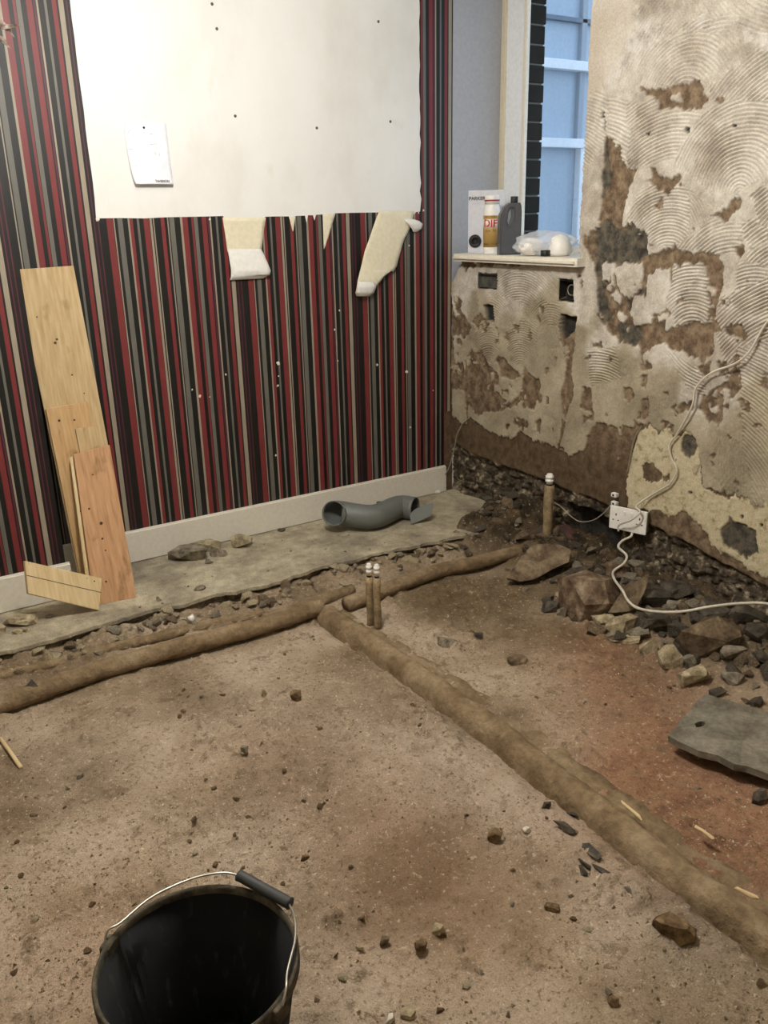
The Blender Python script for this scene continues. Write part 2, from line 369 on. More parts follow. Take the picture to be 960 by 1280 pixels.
PAINT = [  # painter's order of tile adhesive (+) and bare brown plaster (-), photo outlines on the wall plane
 ('+', [(720,-120),(1150,-160),(1150,520),(905,470),(880,405),(800,440),(735,420),(722,300)]),
 ('-', [(757,172),(777,185),(785,212),(797,216),(783,250),(779,280),(795,278),(809,300),(812,318),(838,312),(862,313),(900,322),(908,340),(902,372),(893,404),(905,412),(870,440),(845,480),(800,440),(742,430),(742,300),(752,255)]),
 ('+', [(766,335),(785,329),(803,331),(806,345),(801,362),(790,372),(775,365)]),
 ('+', [(790,372),(803,370),(815,385),(818,400),(795,408),(787,390)]),
 ('+', [(772,390),(784,392),(780,404),(773,402)]), ('+', [(764,365),(775,366),(776,378),(766,378)]),
 ('+', [(812,347),(824,336),(836,338),(839,365),(837,390),(815,394),(806,378)]),
 ('+', [(841,332),(860,327),(880,333),(884,352),(893,383),(890,404),(870,407),(845,407),(838,385)]),
 ('+', [(824,395),(838,392),(836,402),(826,404)]),
 ('-', [(801,113),(835,108),(860,103),(880,102),(888,125),(880,136),(868,131),(862,138),(848,134),(828,138),(823,124)]),
 ('+', [(842,118),(852,116),(854,128),(846,130)]),
 ('-', [(808,229),(815,224),(814,211),(821,211),(823,222),(836,223),(850,221),(849,230),(838,240),(820,238)]),
 ('-', [(817,262),(826,252),(832,245),(831,256),(826,264)]),
 ('-', [(890,270),(903,262),(922,250),(930,254),(922,268),(905,273)]),
 ('-', [(919,300),(926,296),(929,320),(924,328),(919,322)]),
 ('-', [(894,340),(908,336),(906,352),(898,360)]),
 ('-', [(728,300),(745,288),(752,300),(752,345),(745,350),(740,330)]),
 ('+', [(722,330),(738,326),(746,352),(750,394),(735,398),(722,382)]), ('+', [(753,330),(764,328),(762,350),(754,356)]),
 # below the sill
 ('+', [(571,334),(735,326),(748,400),(775,428),(800,436),(804,480),(806,532),(790,530),(770,534),(748,530),(736,545),(728,562),(712,568),(700,562),(672,553),(647,542),(638,547),(620,541),(607,536),(596,524),(586,518),(590,490),(580,470),(577,430),(570,400),(567,372)]),
 ('+', [(565,486),(584,486),(585,530),(578,528),(566,520)]), ('+', [(568,418),(582,414),(592,430),(584,452),(570,455)]),
 ('-', [(582,452),(590,440),(600,438),(612,455),(622,470),(618,490),(635,500),(622,514),(596,516),(584,505),(579,480)]),
 ('-', [(566,395),(580,392),(592,412),(580,424),(568,420)]), ('-', [(591,398),(602,392),(612,404),(608,416),(598,412)]),
 ('-', [(620,452),(630,446),(640,455),(652,470),(642,474),(628,468)]), ('-', [(616,462),(624,470),(622,482),(615,478)]),
 ('-', [(655,458),(668,470),(676,480),(674,490),(668,494),(655,502),(640,508),(622,514),(640,500),(652,492)]),
 ('-', [(652,494),(664,492),(672,500),(668,514),(660,508),(654,512)]),
 ('-', [(702,398),(722,398),(720,430),(714,470),(717,495),(711,515),(706,540),(703,560),(699,563),(702,540),(704,515),(700,492),(708,460),(703,430)]),
 ('-', [(644,404),(652,404),(650,414),(645,412)]), ('-', [(632,416),(640,420),(638,428),(632,424)]),
 ('-', [(671,526),(676,526),(677,542),(672,540)]), ('-', [(635,531),(640,531),(640,536),(635,536)]),
 ('-', [(728,480),(740,488),(742,525),(731,530),(726,510)]), ('-', [(778,484),(792,482),(793,500),(785,505),(779,498)]),
 # right, mid height
 ('+', [(803,440),(830,432),(862,446),(905,416),(1150,440),(1150,700),(1000,640),(940,628),(880,608),(874,560),(862,540),(840,545),(822,538),(803,530)]),
 ('-', [(838,410),(870,404),(891,410),(893,430),(880,454),(870,446),(855,438),(842,428)]),
 ('-', [(907,408),(925,404),(938,416),(928,424),(914,420)]),
 ('-', [(885,490),(900,484),(912,470),(922,458),(928,468),(928,490),(912,500),(906,515),(900,533),(884,526),(874,508)]),
 ('-', [(826,530),(846,530),(846,541),(832,544)]), ('-', [(802,470),(809,468),(808,484),(803,482)]),
 ('-', [(870,455),(890,450),(886,470),(874,466)]), ('-', [(848,505),(868,500),(866,512),(850,512)]),
 ('-', [(803,500),(812,496),(812,520),(804,526)]),
]
A = np.zeros(U.shape, np.float32)
for s, p in PAINT:
    mk = inside(wp_poly(p), WU, WZ); A[mk] = 1. if s == '+' else 0.
spk = fbm(U*17, Z*15, 301, 4); lowzone = sstep(1.25, 1.0, Z)
A[(A > .5) & (spk > .50-.07*lowzone) & ((Z < 1.3) | (U > 1.15)) & (Z < 1.75)] = 0.
A[(A < .5) & (fbm(U*21, Z*17, 311, 4) > .40) & (Z > .42) & (Z < 1.5)] = 1.
def mask_of(polys, soft=None):
    M_ = np.zeros(U.shape, np.float32)
    for p in polys: M_[inside(wp_poly(p), WU, WZ)] = 1
    return M_
CREAM = mask_of([[(800,540),(815,535),(822,541),(838,538),(845,548),(862,540),(872,545),(877,560),(876,606),(905,622),(940,626),(1000,640),(1150,700),(1150,860),(1000,742),(960,722),(925,702),(905,694),(892,690),(872,656),(850,645),(820,640),(784,636),(783,605),(787,575)],
  [(939,620),(975,622),(975,640),(955,638)], [(750,330),(762,330),(757,362),(752,360)], [(728,270),(745,262),(744,235),(735,225),(732,250)], [(722,372),(748,378),(748,397),(722,392)], [(564,352),(571,346),(575,365),(572,376),(565,372)], [(700,376),(718,374),(722,390),(702,392)], [(602,366),(613,364),(611,376),(603,375)], [(925,20),(938,12),(940,30),(935,38),(924,30)], [(929,452),(936,450),(938,472),(930,466)], [(738,218),(747,214),(748,262),(743,262)]])
CREAM *= 1-mask_of([[(803,580),(813,576),(822,584),(829,594),(822,603),(808,600)], [(829,593),(840,594),(838,602),(830,600)], [(855,545),(873,548),(872,560),(862,572),(853,560)], [(847,645),(858,640),(872,650),(884,668),(896,692),(862,684),(848,672)], [(902,660),(915,645),(926,652),(944,668),(950,690),(930,696),(912,684),(904,680)]])
DARK = mask_of([[(744,282),(758,276),(780,284),(796,277),(809,300),(812,316),(796,330),(765,332),(758,360),(762,400),(745,415),(741,360)], [(770,405),(800,403),(802,428),(790,436),(774,430)], [(748,180),(760,178),(765,220),(756,250),(750,240)], [(902,660),(915,645),(926,652),(944,668),(950,690),(930,696),(912,684),(904,680)], [(855,545),(873,548),(872,560),(862,572),(853,560)], [(783,372),(808,362),(812,376),(800,392),(786,388)]])
SKIM = mask_of([[(720,-120),(790,-120),(792,30),(775,70),(770,100),(757,112),(752,122),(720,122)]])
WHITE = mask_of([[(775,75),(800,30),(815,20),(835,30),(818,62),(795,72),(782,92),(762,112),(757,108)], [(930,36),(975,42),(975,80),(950,68),(935,60)], [(870,30),(888,22),(896,35),(880,40)]])
# combs: (region, arc centre px, pitch) later ones win; ridges are concentric arcs about the centre on the wall
COMB = [
 ([(792,-60),(960,-60),(940,40),(850,30),(800,60)], (890,120), .0125),
 ([(840,-60),(1060,-60),(1060,70),(930,40),(870,60),(838,20)], (1010,-120), .0125),
 ([(757,112),(790,65),(830,50),(860,40),(905,45),(940,68),(912,92),(890,108),(860,100),(800,112),(798,122)], (857,132), .0125),
 ([(822,45),(880,20),(945,24),(940,40),(895,42),(860,40)], (888,150), .0125),
 ([(720,118),(758,118),(783,130),(784,195),(757,175),(722,230)], (700,290), .0125),
 ([(764,120),(784,128),(788,220),(762,176)], (730,300), .0135),
 ([(784,132),(822,122),(880,140),(868,152),(845,195),(800,215),(788,218)], (835,290), .0125),
 ([(888,108),(938,66),(1060,80),(1060,128),(940,130),(900,132)], (990,215), .0125),
 ([(842,205),(870,150),(900,130),(940,122),(1060,130),(1060,232),(935,232),(922,248),(892,258),(888,232),(850,212)], (925,240), .0125),
 ([(778,285),(800,240),(830,228),(860,236),(893,260),(880,275),(842,310),(818,305),(790,292)], (834,335), .0115),
 ([(860,240),(893,258),(892,268),(862,290)], (800,330), .0105),
 ([(842,312),(890,272),(905,275),(942,280),(928,300),(920,322),(880,318),(872,308)], (912,370), .0125),
 ([(932,285),(960,270),(1060,250),(1060,345),(960,335),(932,328)], (985,380), .0125),
 ([(940,240),(1060,235),(1060,275),(950,285)], (1010,340), .0125),
 ([(841,332),(860,327),(880,333),(884,352),(893,383),(890,404),(870,407),(845,407),(838,385)], (866,425), .0120),
 ([(896,375),(925,360),(960,345),(1060,330),(1060,470),(910,460),(893,404)], (1010,560), .0120),
 ([(920,330),(960,332),(958,345),(920,362)], (940,410), .0120),
 ([(925,430),(960,425),(1060,440),(1060,700),(945,625),(930,560),(928,470)], (850,660), .0120),
 # below the sill
 ([(612,340),(640,338),(692,340),(702,372),(668,378),(655,400),(640,372),(612,366)], (650,420), .0110),
 ([(610,372),(640,370),(660,380),(660,400),(645,405),(630,414),(620,404),(612,385)], (612,425), .0110),
 ([(585,406),(610,404),(626,422),(624,448),(613,458),(598,440),(590,425)], (613,462), .0105),
 ([(632,420),(650,402),(672,405),(672,440),(655,460),(640,445)], (652,468), .0105),
 ([(655,395),(670,378),(700,374),(702,402),(675,404)], (690,420), .0105),
 ([(690,410),(702,402),(704,430),(690,440)], (670,440), .0105),
 ([(576,360),(596,362),(600,392),(586,400),(574,385)], (640,470), .0105),
 ([(735,440),(772,432),(778,470),(740,480)], (748,540), .0115),
 ([(835,440),(875,460),(890,500),(880,500),(850,470)], (900,380), .0115),
]
ridge = np.zeros(U.shape, np.float32); comb_on = np.zeros(U.shape, np.float32)
amp = .65+.7*np.clip(.5+fbm(U*9, Z*9, 41, 3), 0, 1)
for reg, c, pitch in COMB:
    cp = onx(c[0], c[1], XW); mk = inside(wp_poly(reg), WU, WZ)
    rad = np.hypot(U+cp.y, Z-cp.z) + .004*fbm(U*14, Z*14, 51, 2)
    ph = np.sin(2*np.pi*rad/pitch)
    ridge[mk] = np.clip(ph[mk]*1.5, -1, 1); comb_on[mk] = 1
# vertical comb, and flat trowelled bits
mk = inside(wp_poly([(896,548),(928,548),(932,616),(905,612),(900,580)]), WU, WZ); ridge[mk] = np.clip(1.5*np.sin(2*np.pi*(U+.12*Z)/.0115), -1, 1)[mk]; comb_on[mk] = 1
ridge *= amp*np.clip(1.2+1.6*fbm(U*22, Z*22, 71, 3), .15, 1.1)
base_z = np.interp(U.ravel(), [0, .15, .6, 1.0, 1.25, 1.5, 1.75, 2.2], [.27, .235, .225, .215, .20, .165, .125, .08]).reshape(U.shape) + .012*fbm(U*12, Z*3, 81, 3)
LOW = (Z < base_z).astype(np.float32)
# smooth the mask a little so edges get a slope over one cell
def blur(a, n=1):
    for _ in range(n):
        b = a.copy(); b[1:] += a[:-1]; b[:-1] += a[1:]; b[:, 1:] += a[:, :-1]; b[:, :-1] += a[:, 1:]; a = b/5
    return a
Ab = blur(A)
h = .004*fbm(U*6, Z*6, 5, 4) + .0022*fbm(U*60, Z*60, 15, 3)
h = h + Ab*(.0080 + .003*fbm(U*14, Z*14, 35, 3)) + ridge*A*.0036
h = h + blur(CREAM)*.004*(1-Ab) + .002*blur(WHITE)
h = h - .004*blur(((A < .5) & (DARK > .5)).astype(np.float32))
lowr = np.abs(fbm(U*9, Z*13, 61, 5))
h = h + blur(LOW, 2)*(-.032 + .07*lowr)
# recesses: two back boxes, chased hole, dark cavity at the foot of the wall
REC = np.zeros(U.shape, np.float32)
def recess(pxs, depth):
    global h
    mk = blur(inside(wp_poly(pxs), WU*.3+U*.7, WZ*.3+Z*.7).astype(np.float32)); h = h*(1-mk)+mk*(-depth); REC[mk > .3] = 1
recess([(598,341),(623,343),(623,361),(598,360)], .022)
recess([(700,349),(718,350),(718,377),(700,376)], .045)
recess([(702,393),(722,396),(720,412),(706,424),(700,410)], .03)
recess([(606,382),(617,382),(619,402),(609,400)], .02)
recess([(708,628),(740,640),(772,652),(772,700),(740,705),(706,690)], .10)
recess([(858,160),(863,160),(862,166),(857,165)], .015)
recess([(754,140),(757,139),(757,146),(754,146)], .012); recess([(757,150),(758.5,150),(758.5,164),(757,164)], .012)
for q in ((919,156),(811,168),(929,647),(953,658),(863,616)): recess([(q[0]-1.6,q[1]-1.6),(q[0]+1.6,q[1]-1.6),(q[0]+1.6,q[1]+1.6),(q[0]-1.6,q[1]+1.6)], .012)
# window opening
sill_z = 1.19; u_jamb = .865
jag = .010*fbm(U*0+.5, Z*18, 91, 3)
face_u = (U[:-1, :-1]+U[1:, 1:])/2; face_z = (Z[:-1, :-1]+Z[1:, 1:])/2
hole = (face_u < u_jamb+jag[:-1, :-1]) & (face_z > sill_z)
tl = inside(wp_poly([(540,250),(572,250),(576,330),(568,350),(560,352)]), WU, WZ)[:-1, :-1]
keep = ~(hole | tl)
V = np.stack([XW-h, -U, Z], -1)
def right_wall_material():
    t = NT('right wall plaster and adhesive'); v = t.coord()
    n1 = t.noise(v, 5, 6, .6); n2 = t.noise(v, 26, 6, .65); n3 = t.noise(v, 160, 4, .6)
    brown = t.ramp(n2, [(.38, '594a3b'), (.5, '75634f'), (.62, '8c7a64')])
    adh = t.ramp(n1, [(.38, 'aca294'), (.5, 'beb6a9'), (.62, 'ccc5b9')])
    adh = t.mix(.4, adh, t.ramp(n2, [(.38, '9c9c9c'), (.62, 'd6d6d6')]), 'OVERLAY')
    adh = t.mix(t.attr('darker'), adh, t.ramp(n1, [(.38, '8f8470'), (.5, 'a0957f'), (.62, 'aea38d')]))  # below a ragged line the adhesive takes a darker, browner tone
    c = t.mix(t.attr('adh'), brown, adh)
    cream = t.ramp(n2, [(.36, '9c8f72'), (.44, 'bcb090'), (.62, 'c8bda0')])
    c = t.mix(t.attr('cream'), c, cream)
    c = t.mix(t.attr('skim'), c, t.ramp(n1, [(.38, 'bcb1a1'), (.62, 'cdc5b8')]))
    c = t.mix(t.math('MULTIPLY', t.attr('white'), t.ramp(n2, [(.40, (0, 0, 0, 1)), (.56, (.75, .75, .75, 1))])), c, 'd2cfc9')
    dk = t.ramp(n2, [(.38, '3a3730'), (.5, '545047'), (.62, '6c6252')])
    dfac = t.math('MULTIPLY', t.attr('dark'), t.math('SUBTRACT', 1.0, t.math('MULTIPLY', t.attr('adh'), .85)))
    c = t.mix(dfac, c, dk)
    low = t.ramp(n2, [(.36, '2e2820'), (.48, '4b4236'), (.56, '655a4a'), (.64, '978c76')])
    c = t.mix(t.attr('low'), c, low)
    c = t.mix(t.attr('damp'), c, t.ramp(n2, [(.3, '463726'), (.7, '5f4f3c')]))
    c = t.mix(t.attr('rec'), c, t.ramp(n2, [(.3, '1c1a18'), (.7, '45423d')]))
    c = t.mix(.3, c, t.ramp(n3, [(.38, '9c9c9c'), (.62, 'd6d6d6')]), 'OVERLAY')
    t.col(c); t.rough(.9, .15); t.bump(n3, .5, .0018); return t.m
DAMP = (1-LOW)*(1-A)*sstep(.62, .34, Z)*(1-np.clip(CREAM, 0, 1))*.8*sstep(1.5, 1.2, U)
at = dict(adh=Ab, cream=CREAM*(1-A), dark=blur(DARK, 3), skim=blur(SKIM, 10), white=blur(WHITE, 6)*.8, low=blur(LOW, 2), damp=DAMP, darker=sstep(-.06, .06, .95-Z+.35*fbm(U*4, Z*4, 401, 4)-.25*sstep(1.2, 1.7, U)), rec=blur(REC))
MT['right_wall'] = right_wall_material()
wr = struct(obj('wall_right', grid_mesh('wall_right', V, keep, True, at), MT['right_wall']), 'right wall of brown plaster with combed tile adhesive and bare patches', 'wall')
# body of the wall behind the plaster: below the window, right of it, above
MT['masonry'] = mottled('inner masonry', [(.3, '4d4336'), (.7, '6e6150')], 9, .95, .5)
bm = bmesh.new()
add_box(bm, (XW+.14, -u_jamb, -.25), (XW+.30, .0, sill_z-.03)); add_box(bm, (XW+.14, -4.6, -.25), (XW+.30, -u_jamb-.01, CEIL)); add_box(bm, (XW+.012, -u_jamb-.005, CEIL-.12), (XW+.30, 0, CEIL))
obj('wall_core', bm_mesh(bm, 'wall_core'), MT['masonry'], wr)
box('wall_far_stretch', (XW-.001, -4.6, -.25), (XW+.14, -2.61, CEIL), mottled('plain plaster', [(.3, '8b7c66'), (.7, 'b3a78f')], 6), wr)
# right jamb of the opening (plastered return)
box('jamb_return', (XW+.002, -u_jamb-.03, sill_z-.02), (XW+.30, -u_jamb-.004, CEIL), mottled('jamb plaster', [(.3, 'b3a58c'), (.7, 'cbbfa8')], 8), wr)
# exposed red brick at the foot of the wall
p = onx(706, 670, XW-.01)
o = box('brick', (-.05, -.065, -.045), (.02, .055, .05), mottled('red brick', [(.3, '463430'), (.7, '694640')], 20, .95, .8), wr, .012); o.location = p-Vector((-.02, 0, .02)); o.rotation_euler = (.5, .15, .1)
# remaining room shell behind and beside the camera
struct(box('wall_back', (-4.3, -4.72, -.25), (XW+.3, -4.6, CEIL), plain('back wall paint', 'cfc6b4', .8)))
struct(box('wall_far_left', (-4.32, -4.7, -.25), (-4.2, .12, CEIL), plain('side wall paint', 'cfc6b4', .8)))
struct(box('ceiling', (-4.32, -4.72, CEIL), (XW+.3, .12, CEIL+.1), plain('ceiling paint', 'e3dfd4', .85)))

# ---- window recess: painted reveal, sash frame, glass, outside brick
MT['reveal'] = plain('blue grey paint', 'a9abb0', .6)
p = wall_pts([(560,352)])[0]
struct(box('wall_reveal', (XW-.002, -.004, 1.02), (XW+.30, .001, CEIL), MT['reveal']), 'blue grey painted window reveal beside the striped wallpaper', 'reveal')
win = struct(empty('window_1', (XW+.30, -.43, sill_z)), 'white painted sash window over the cluttered sill', 'window')
def wpart(name, lo, hi, mat, bev=.003):
    o = box(name, Vector(lo)-win.location, Vector(hi)-win.location, mat, win, bev); return o
fx = XW+.295
wpart('frame_lining', (fx-.014, -.032, sill_z), (fx+.01, -.004, CEIL), plain('cream gloss', 'd7cdb4', .4))
wpart('frame_box', (fx, -.160, sill_z), (fx+.010, -.02, CEIL), plain('cool white paint', 'eceff2', .4), .004)
wpart('frame_bead', (fx-.012, -.182, sill_z), (fx+.010, -.156, CEIL), MT['sill_paint'], .006)
wpart('frame_box', (fx, -u_jamb+.004, sill_z), (fx+.10, -u_jamb+.09, CEIL), MT['white_paint'], .004)
wpart('bottom_rail', (fx-.02, -u_jamb+.09, sill_z), (fx+.01, -.18, sill_z+.05), MT['white_paint'], .003)
wpart('stile', (fx-.02, -u_jamb+.09, sill_z+.05), (fx+.01, -u_jamb+.13, CEIL-.12), MT['white_paint'], .003)
gt = NT('window glass'); tr = gt.n('ShaderNodeBsdfTransparent'); gl = gt.n('ShaderNodeBsdfGlossy'); gl.inputs['Roughness'].default_value = .03
mx = gt.n('ShaderNodeMixShader'); mx.inputs[0].default_value = .04; gt.l(tr.outputs[0], mx.inputs[1]); gt.l(gl.outputs[0], mx.inputs[2]); gt.l(mx.outputs[0], gt.out.inputs[0])
MT['glass'] = gt.m
wpart('pane', (fx-.006, -u_jamb+.12, sill_z+.045), (fx-.002, -.175, CEIL-.12), MT['glass'], 0)
# sill board
bm = bmesh.new(); add_box(bm, (-.028, -.905, sill_z-.008), (XW+.30, -.085, sill_z+.026))
fe = [e for e in bm.edges if all(v.co.x < 0 for v in e.verts)]
bmesh.ops.bevel(bm, geom=fe, offset=.012, segments=4, affect='EDGES')
me = bm_mesh(bm, 'sill'); me.transform(Matrix.Translation(-win.location)); o = obj('sill', me, MT['sill_paint'], win); o['label'] = 'white gloss window sill board'
ZS = sill_z+.026
# exterior: dark glazed brick outer reveal, wing wall with window opposite, ground
MT['dark_brick'] = mottled('dark green brick', [(.3, '060806'), (.7, '0e110d')], 20, .95, .3, .002, .05)
MT['mortar_dark'] = plain('dark mortar', '5d6058', .9)
wo = struct(empty('wall_outside', (fx+.10, -.165, .9)), 'dark green brick edge outside the window', 'wall')
box('mortar', Vector((fx+.014, -.172, .9))-wo.location, Vector((fx+.096, .12, CEIL+.6))-wo.location, MT['mortar_dark'], wo)
bme = bpy.data.meshes.new('brick_dark'); bm = bmesh.new(); add_box(bm, (0, 0, .0), (.092, .28, .0735)); bmesh.ops.bevel(bm, geom=bm.edges[:], offset=.003, segments=1, affect='EDGES'); bm.to_mesh(bme); bm.free(); bme.materials.append(MT['dark_brick'])
z = .9
while z < CEIL+.5:
    o = obj('brick', bme, None, wo); o.location = Vector((fx+.011, -.180+random.uniform(-.003, .003), z+.004))-wo.location; z += .0815
MT['pale_render'] = plain('pale painted render', '9aa6b2', .8)
MT['pane_blue'] = plain('frosted pane', 'a9b9c9', .25)
MT['bar_white'] = plain('outside white paint', 'e6ecf2', .5)
WY = .62
w2 = struct(empty('window_2', (1.5, WY, 1.0)), 'pale blue paned window of the wing outside', 'window')
def w2part(name, lo, hi, mat, bev=0): return box(name, Vector(lo)-w2.location, Vector(hi)-w2.location, mat, w2, bev)
struct(box('wall_wing', (fx+.21, WY+.06, -.25), (5.0, WY+.2, 5.2), MT['pale_render']), 'pale wing of the house outside the window', 'wall')
xa, xb = ony(668, 180, WY).x, ony(722, 250, WY).x
zr = [ony(700, y, WY).z for y in (81, 179)]
zz = [.6, zr[1]-.02, zr[0]-.02, zr[0]+.62]
for i, (za, zb) in enumerate(((.6, zr[1]), (zr[1], zr[0]), (zr[0], zr[0]+.75))):
    w2part('pane', (xa-.3, WY+.03, za), (xb+.75, WY+.055, zb), MT['pane_blue'])
for zc in (*zr, zr[0]+.77): w2part('rail', (xa-.3, WY-.03, zc-.026), (xb+.75, WY+.03, zc+.026), MT['bar_white'], .004)
w2part('stile', (xb-.012, WY-.02, .6), (xb+.05, WY+.03, zr[1]-.02), MT['bar_white'], .004)
w2part('stile', (xb-.03, WY+.0, zr[1]), (xb+.012, WY+.04, zr[0]+.75), MT['pale_render'], .004)
w2part('rail', (xa-.3, WY+.0, ony(700, 22, WY).z-.012), (xb+.75, WY+.03, ony(700, 22, WY).z+.012), plain('blue grey bar', '6c7a88', .6), .002)
struct(box('ground_outside', (XW+.30, -4.7, -.3), (6, WY+.1, -.2), plain('paving', '8a8a85', .9)))

# ---- floors
slab_edge_px = [(-160,856),(0,815),(60,801),(118,783),(160,771),(196,760),(225,757),(270,742),(300,738),(340,729),(362,722),(400,708),(440,700),(475,690),(520,682),(560,673),(600,665),(640,656)]
def slab_material():
    t = NT('dusty concrete slab'); v = t.coord()
    n1 = t.noise(v, 3.2, 6, .6); n2 = t.noise(v, 22, 6, .65); n3 = t.noise(v, 140, 4)
    c = t.ramp(n1, [(.38, '817869'), (.5, 'a09680'), (.62, 'b0a790')])
    c = t.mix(.5, c, t.ramp(n2, [(.38, '9c9c9c'), (.62, 'd6d6d6')]), 'OVERLAY'); c = t.mix(.35, c, t.ramp(n3, [(.38, '9c9c9c'), (.62, 'd6d6d6')]), 'OVERLAY')
    t.col(c); t.rough(.9, .15); t.bump(n2, .35, .004); return t.m
MT['slab'] = slab_material()
def slab(name, edge, z0, z1, back, mat, label, cat):
    rr = random.Random(11); pts = []
    for (ax, ay), (bx, by) in zip(edge, edge[1:]):
        n = max(2, int(math.hypot(bx-ax, by-ay)/.018))
        for k in range(n):
            t = k/n; pts.append((ax+(bx-ax)*t, ay+(by-ay)*t+rr.uniform(-.004, .004)+.012*mnoise.noise((ax*5+t*4, .3, z1*50))))
    pts.append(edge[-1])
    bm = bmesh.new(); outl = pts + [(XW+.02, edge[-1][1]+.10), (XW+.02, back), (-4.2, back), (-4.2, pts[0][1])]
    vs = [bm.verts.new((x, y, z1)) for x, y in outl]; es = [bm.edges.new((vs[i], vs[(i+1) % len(vs)])) for i in range(len(vs))]
    bmesh.ops.triangle_fill(bm, use_beauty=True, edges=es)
    r = bmesh.ops.extrude_face_region(bm, geom=bm.faces[:])
    for g in r['geom']:
        if isinstance(g, bmesh.types.BMVert): g.co.z = z0
    return struct(obj(name, bm_mesh(bm, name), mat), label, cat)
edge = [(p.x, p.y) for p in (onz(a, b, 0) for a, b in slab_edge_px)]
slab('floor_screed', edge, -.014, 0, .02, MT['slab'], 'thin dusty grey concrete screed along the striped wall', 'floor')
slab('floor_slab', [(x, y+.022+.012*mnoise.noise((x*6, 0, 0))) for x, y in edge], -.12, -.0142, .02, mottled('old slab concrete', [(.3, '5c5546'), (.55, '857b67'), (.8, 'a0957f')], 15, .95, .9, .01), 'broken lower concrete layer under the screed edge', 'floor')

def edge_y(x): return np.interp(x, [e[0] for e in edge], [e[1] for e in edge])
def zf(x, y):
    """height of the dug earth floor"""
    x = np.asarray(x, float); y = np.asarray(y, float)
    z = FZ + .016*fbm(x*2.2, y*2.2, 101, 4) + .0065*fbm(x*16, y*16, 111, 4)
    z = z + .0035*np.abs(fbm(x*55, y*55, 115, 2)); cl = np.clip(fbm(x*26, y*26, 121, 3)-.08, 0, 1); z = z + .045*cl*np.clip(.6+1.6*fbm(x*3, y*3, 131, 2), 0, 1)
    d = edge_y(x)-y                                  # distance in front of the slab edge
    near = sstep(.24, .03, d); z = z + near*(.030+.05*np.abs(fbm(x*9, y*9, 141, 4)))
    wall = sstep(-.42, .02, x)*sstep(-2.9, -2.0, y); z = z + wall*(.07+.07*np.abs(fbm(x*8, y*8, 151, 4)))
    corner = sstep(.5, .0, np.hypot((x+.02)*1.0, (y+.35)*.7)); z = z + corner*.07
    # trench hollow beside the long pipe
    tr = np.exp(-((x+1.215)/.035)**2)*sstep(-.75, -.85, y); z = z - .018*tr
    return z
xs = np.arange(-2.95, XW+.1, .0065); ys = np.arange(-3.0, -.48, .0065)
X, Y = np.meshgrid(xs, ys); Zf = zf(X, Y)
def blob(px, py, r, sq=1.0):
    p = onz(px, py, FZ); return np.exp(-(((X-p.x)/r)**2+((Y-p.y)/(r*sq))**2))
red = np.clip(sum(a*blob(*b) for a, b in ((.9,(780,850,.22)),(.8,(850,960,.30)),(1.0,(900,1010,.22)),(.8,(945,1060,.16)),(.6,(740,800,.15)),(.30,(560,1130,.30)),(.3,(480,1010,.25)),(.25,(350,950,.25)),(.3,(120,1180,.25)),(.7,(900,1000,.3)))), 0, 1)
wet = np.clip(sum(a*blob(*b) for a, b in ((.9,(560,740,.20)),(1.,(640,735,.20)),(.7,(700,790,.13)),(.6,(600,760,.18)),(.55,(800,850,.12)),(.3,(330,1000,.16)),(.3,(420,940,.14)))), 0, 1)
dust = np.clip(sum(a*blob(*b) for a, b in ((.8,(430,950,.30)),(.8,(560,960,.20)),(.6,(330,1060,.22)),(.7,(640,1010,.16)),(.5,(300,880,.25)),(.8,(780,1100,.16)),(.7,(860,1170,.15)),(.6,(350,1240,.2)),(.5,(100,960,.2)))), 0, 1)
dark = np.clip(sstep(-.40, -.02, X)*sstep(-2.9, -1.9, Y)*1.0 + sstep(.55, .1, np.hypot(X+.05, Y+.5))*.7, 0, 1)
def floor_material():
    t = NT('dug earth floor'); v = t.coord()
    n1 = t.noise(v, 2.6, 6, .6); n2 = t.noise(v, 13, 7, .68); n3 = t.noise(v, 70, 6, .65); n4 = t.noise(v, 260, 3)
    c = t.ramp(n1, [(.36, '715f4a'), (.46, '897862'), (.54, '9d8b74'), (.64, 'ae9d88')])
    c = t.mix(t.math('MULTIPLY', t.attr('dust'), n1, True), c, t.ramp(n2, [(.38, 'a59684'), (.62, 'c0b4a4')]))
    c = t.mix(t.math('MULTIPLY', t.attr('red'), t.math('ADD', n1, .25), True), c, t.ramp(n2, [(.38, '7b5340'), (.5, '93694f'), (.62, 'a58064')]))
    c = t.mix(t.math('MULTIPLY', t.attr('wet'), .85), c, t.ramp(n2, [(.38, '52442f'), (.62, '74634a')]))
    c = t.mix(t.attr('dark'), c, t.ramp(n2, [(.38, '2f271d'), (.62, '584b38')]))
    spot = t.ramp(n2, [(.55, (0, 0, 0, 1)), (.63, (1, 1, 1, 1))]); c = t.mix(t.math('MULTIPLY', spot, .55), c, '64513b')
    sp2 = t.ramp(n3, [(.56, (0, 0, 0, 1)), (.64, (1, 1, 1, 1))]); c = t.mix(t.math('MULTIPLY', sp2, .6), c, '604c36')
    sp3 = t.ramp(n3, [(.34, (1, 1, 1, 1)), (.40, (0, 0, 0, 1))]); c = t.mix(t.math('MULTIPLY', sp3, .5), c, 'cdbfa6')
    c = t.mix(.4, c, t.ramp(n4, [(.38, '9c9c9c'), (.62, 'd6d6d6')]), 'OVERLAY')
    t.col(c); t.rough(.93, .12); t.bump(t.math('ADD', n3, t.math('MULTIPLY', n4, .5)), .9, .008); return t.m
MT['earth'] = floor_material()
fm = grid_mesh('floor', np.stack([X, Y, Zf], -1), None, True, dict(red=red, wet=wet, dust=dust, dark=dark))
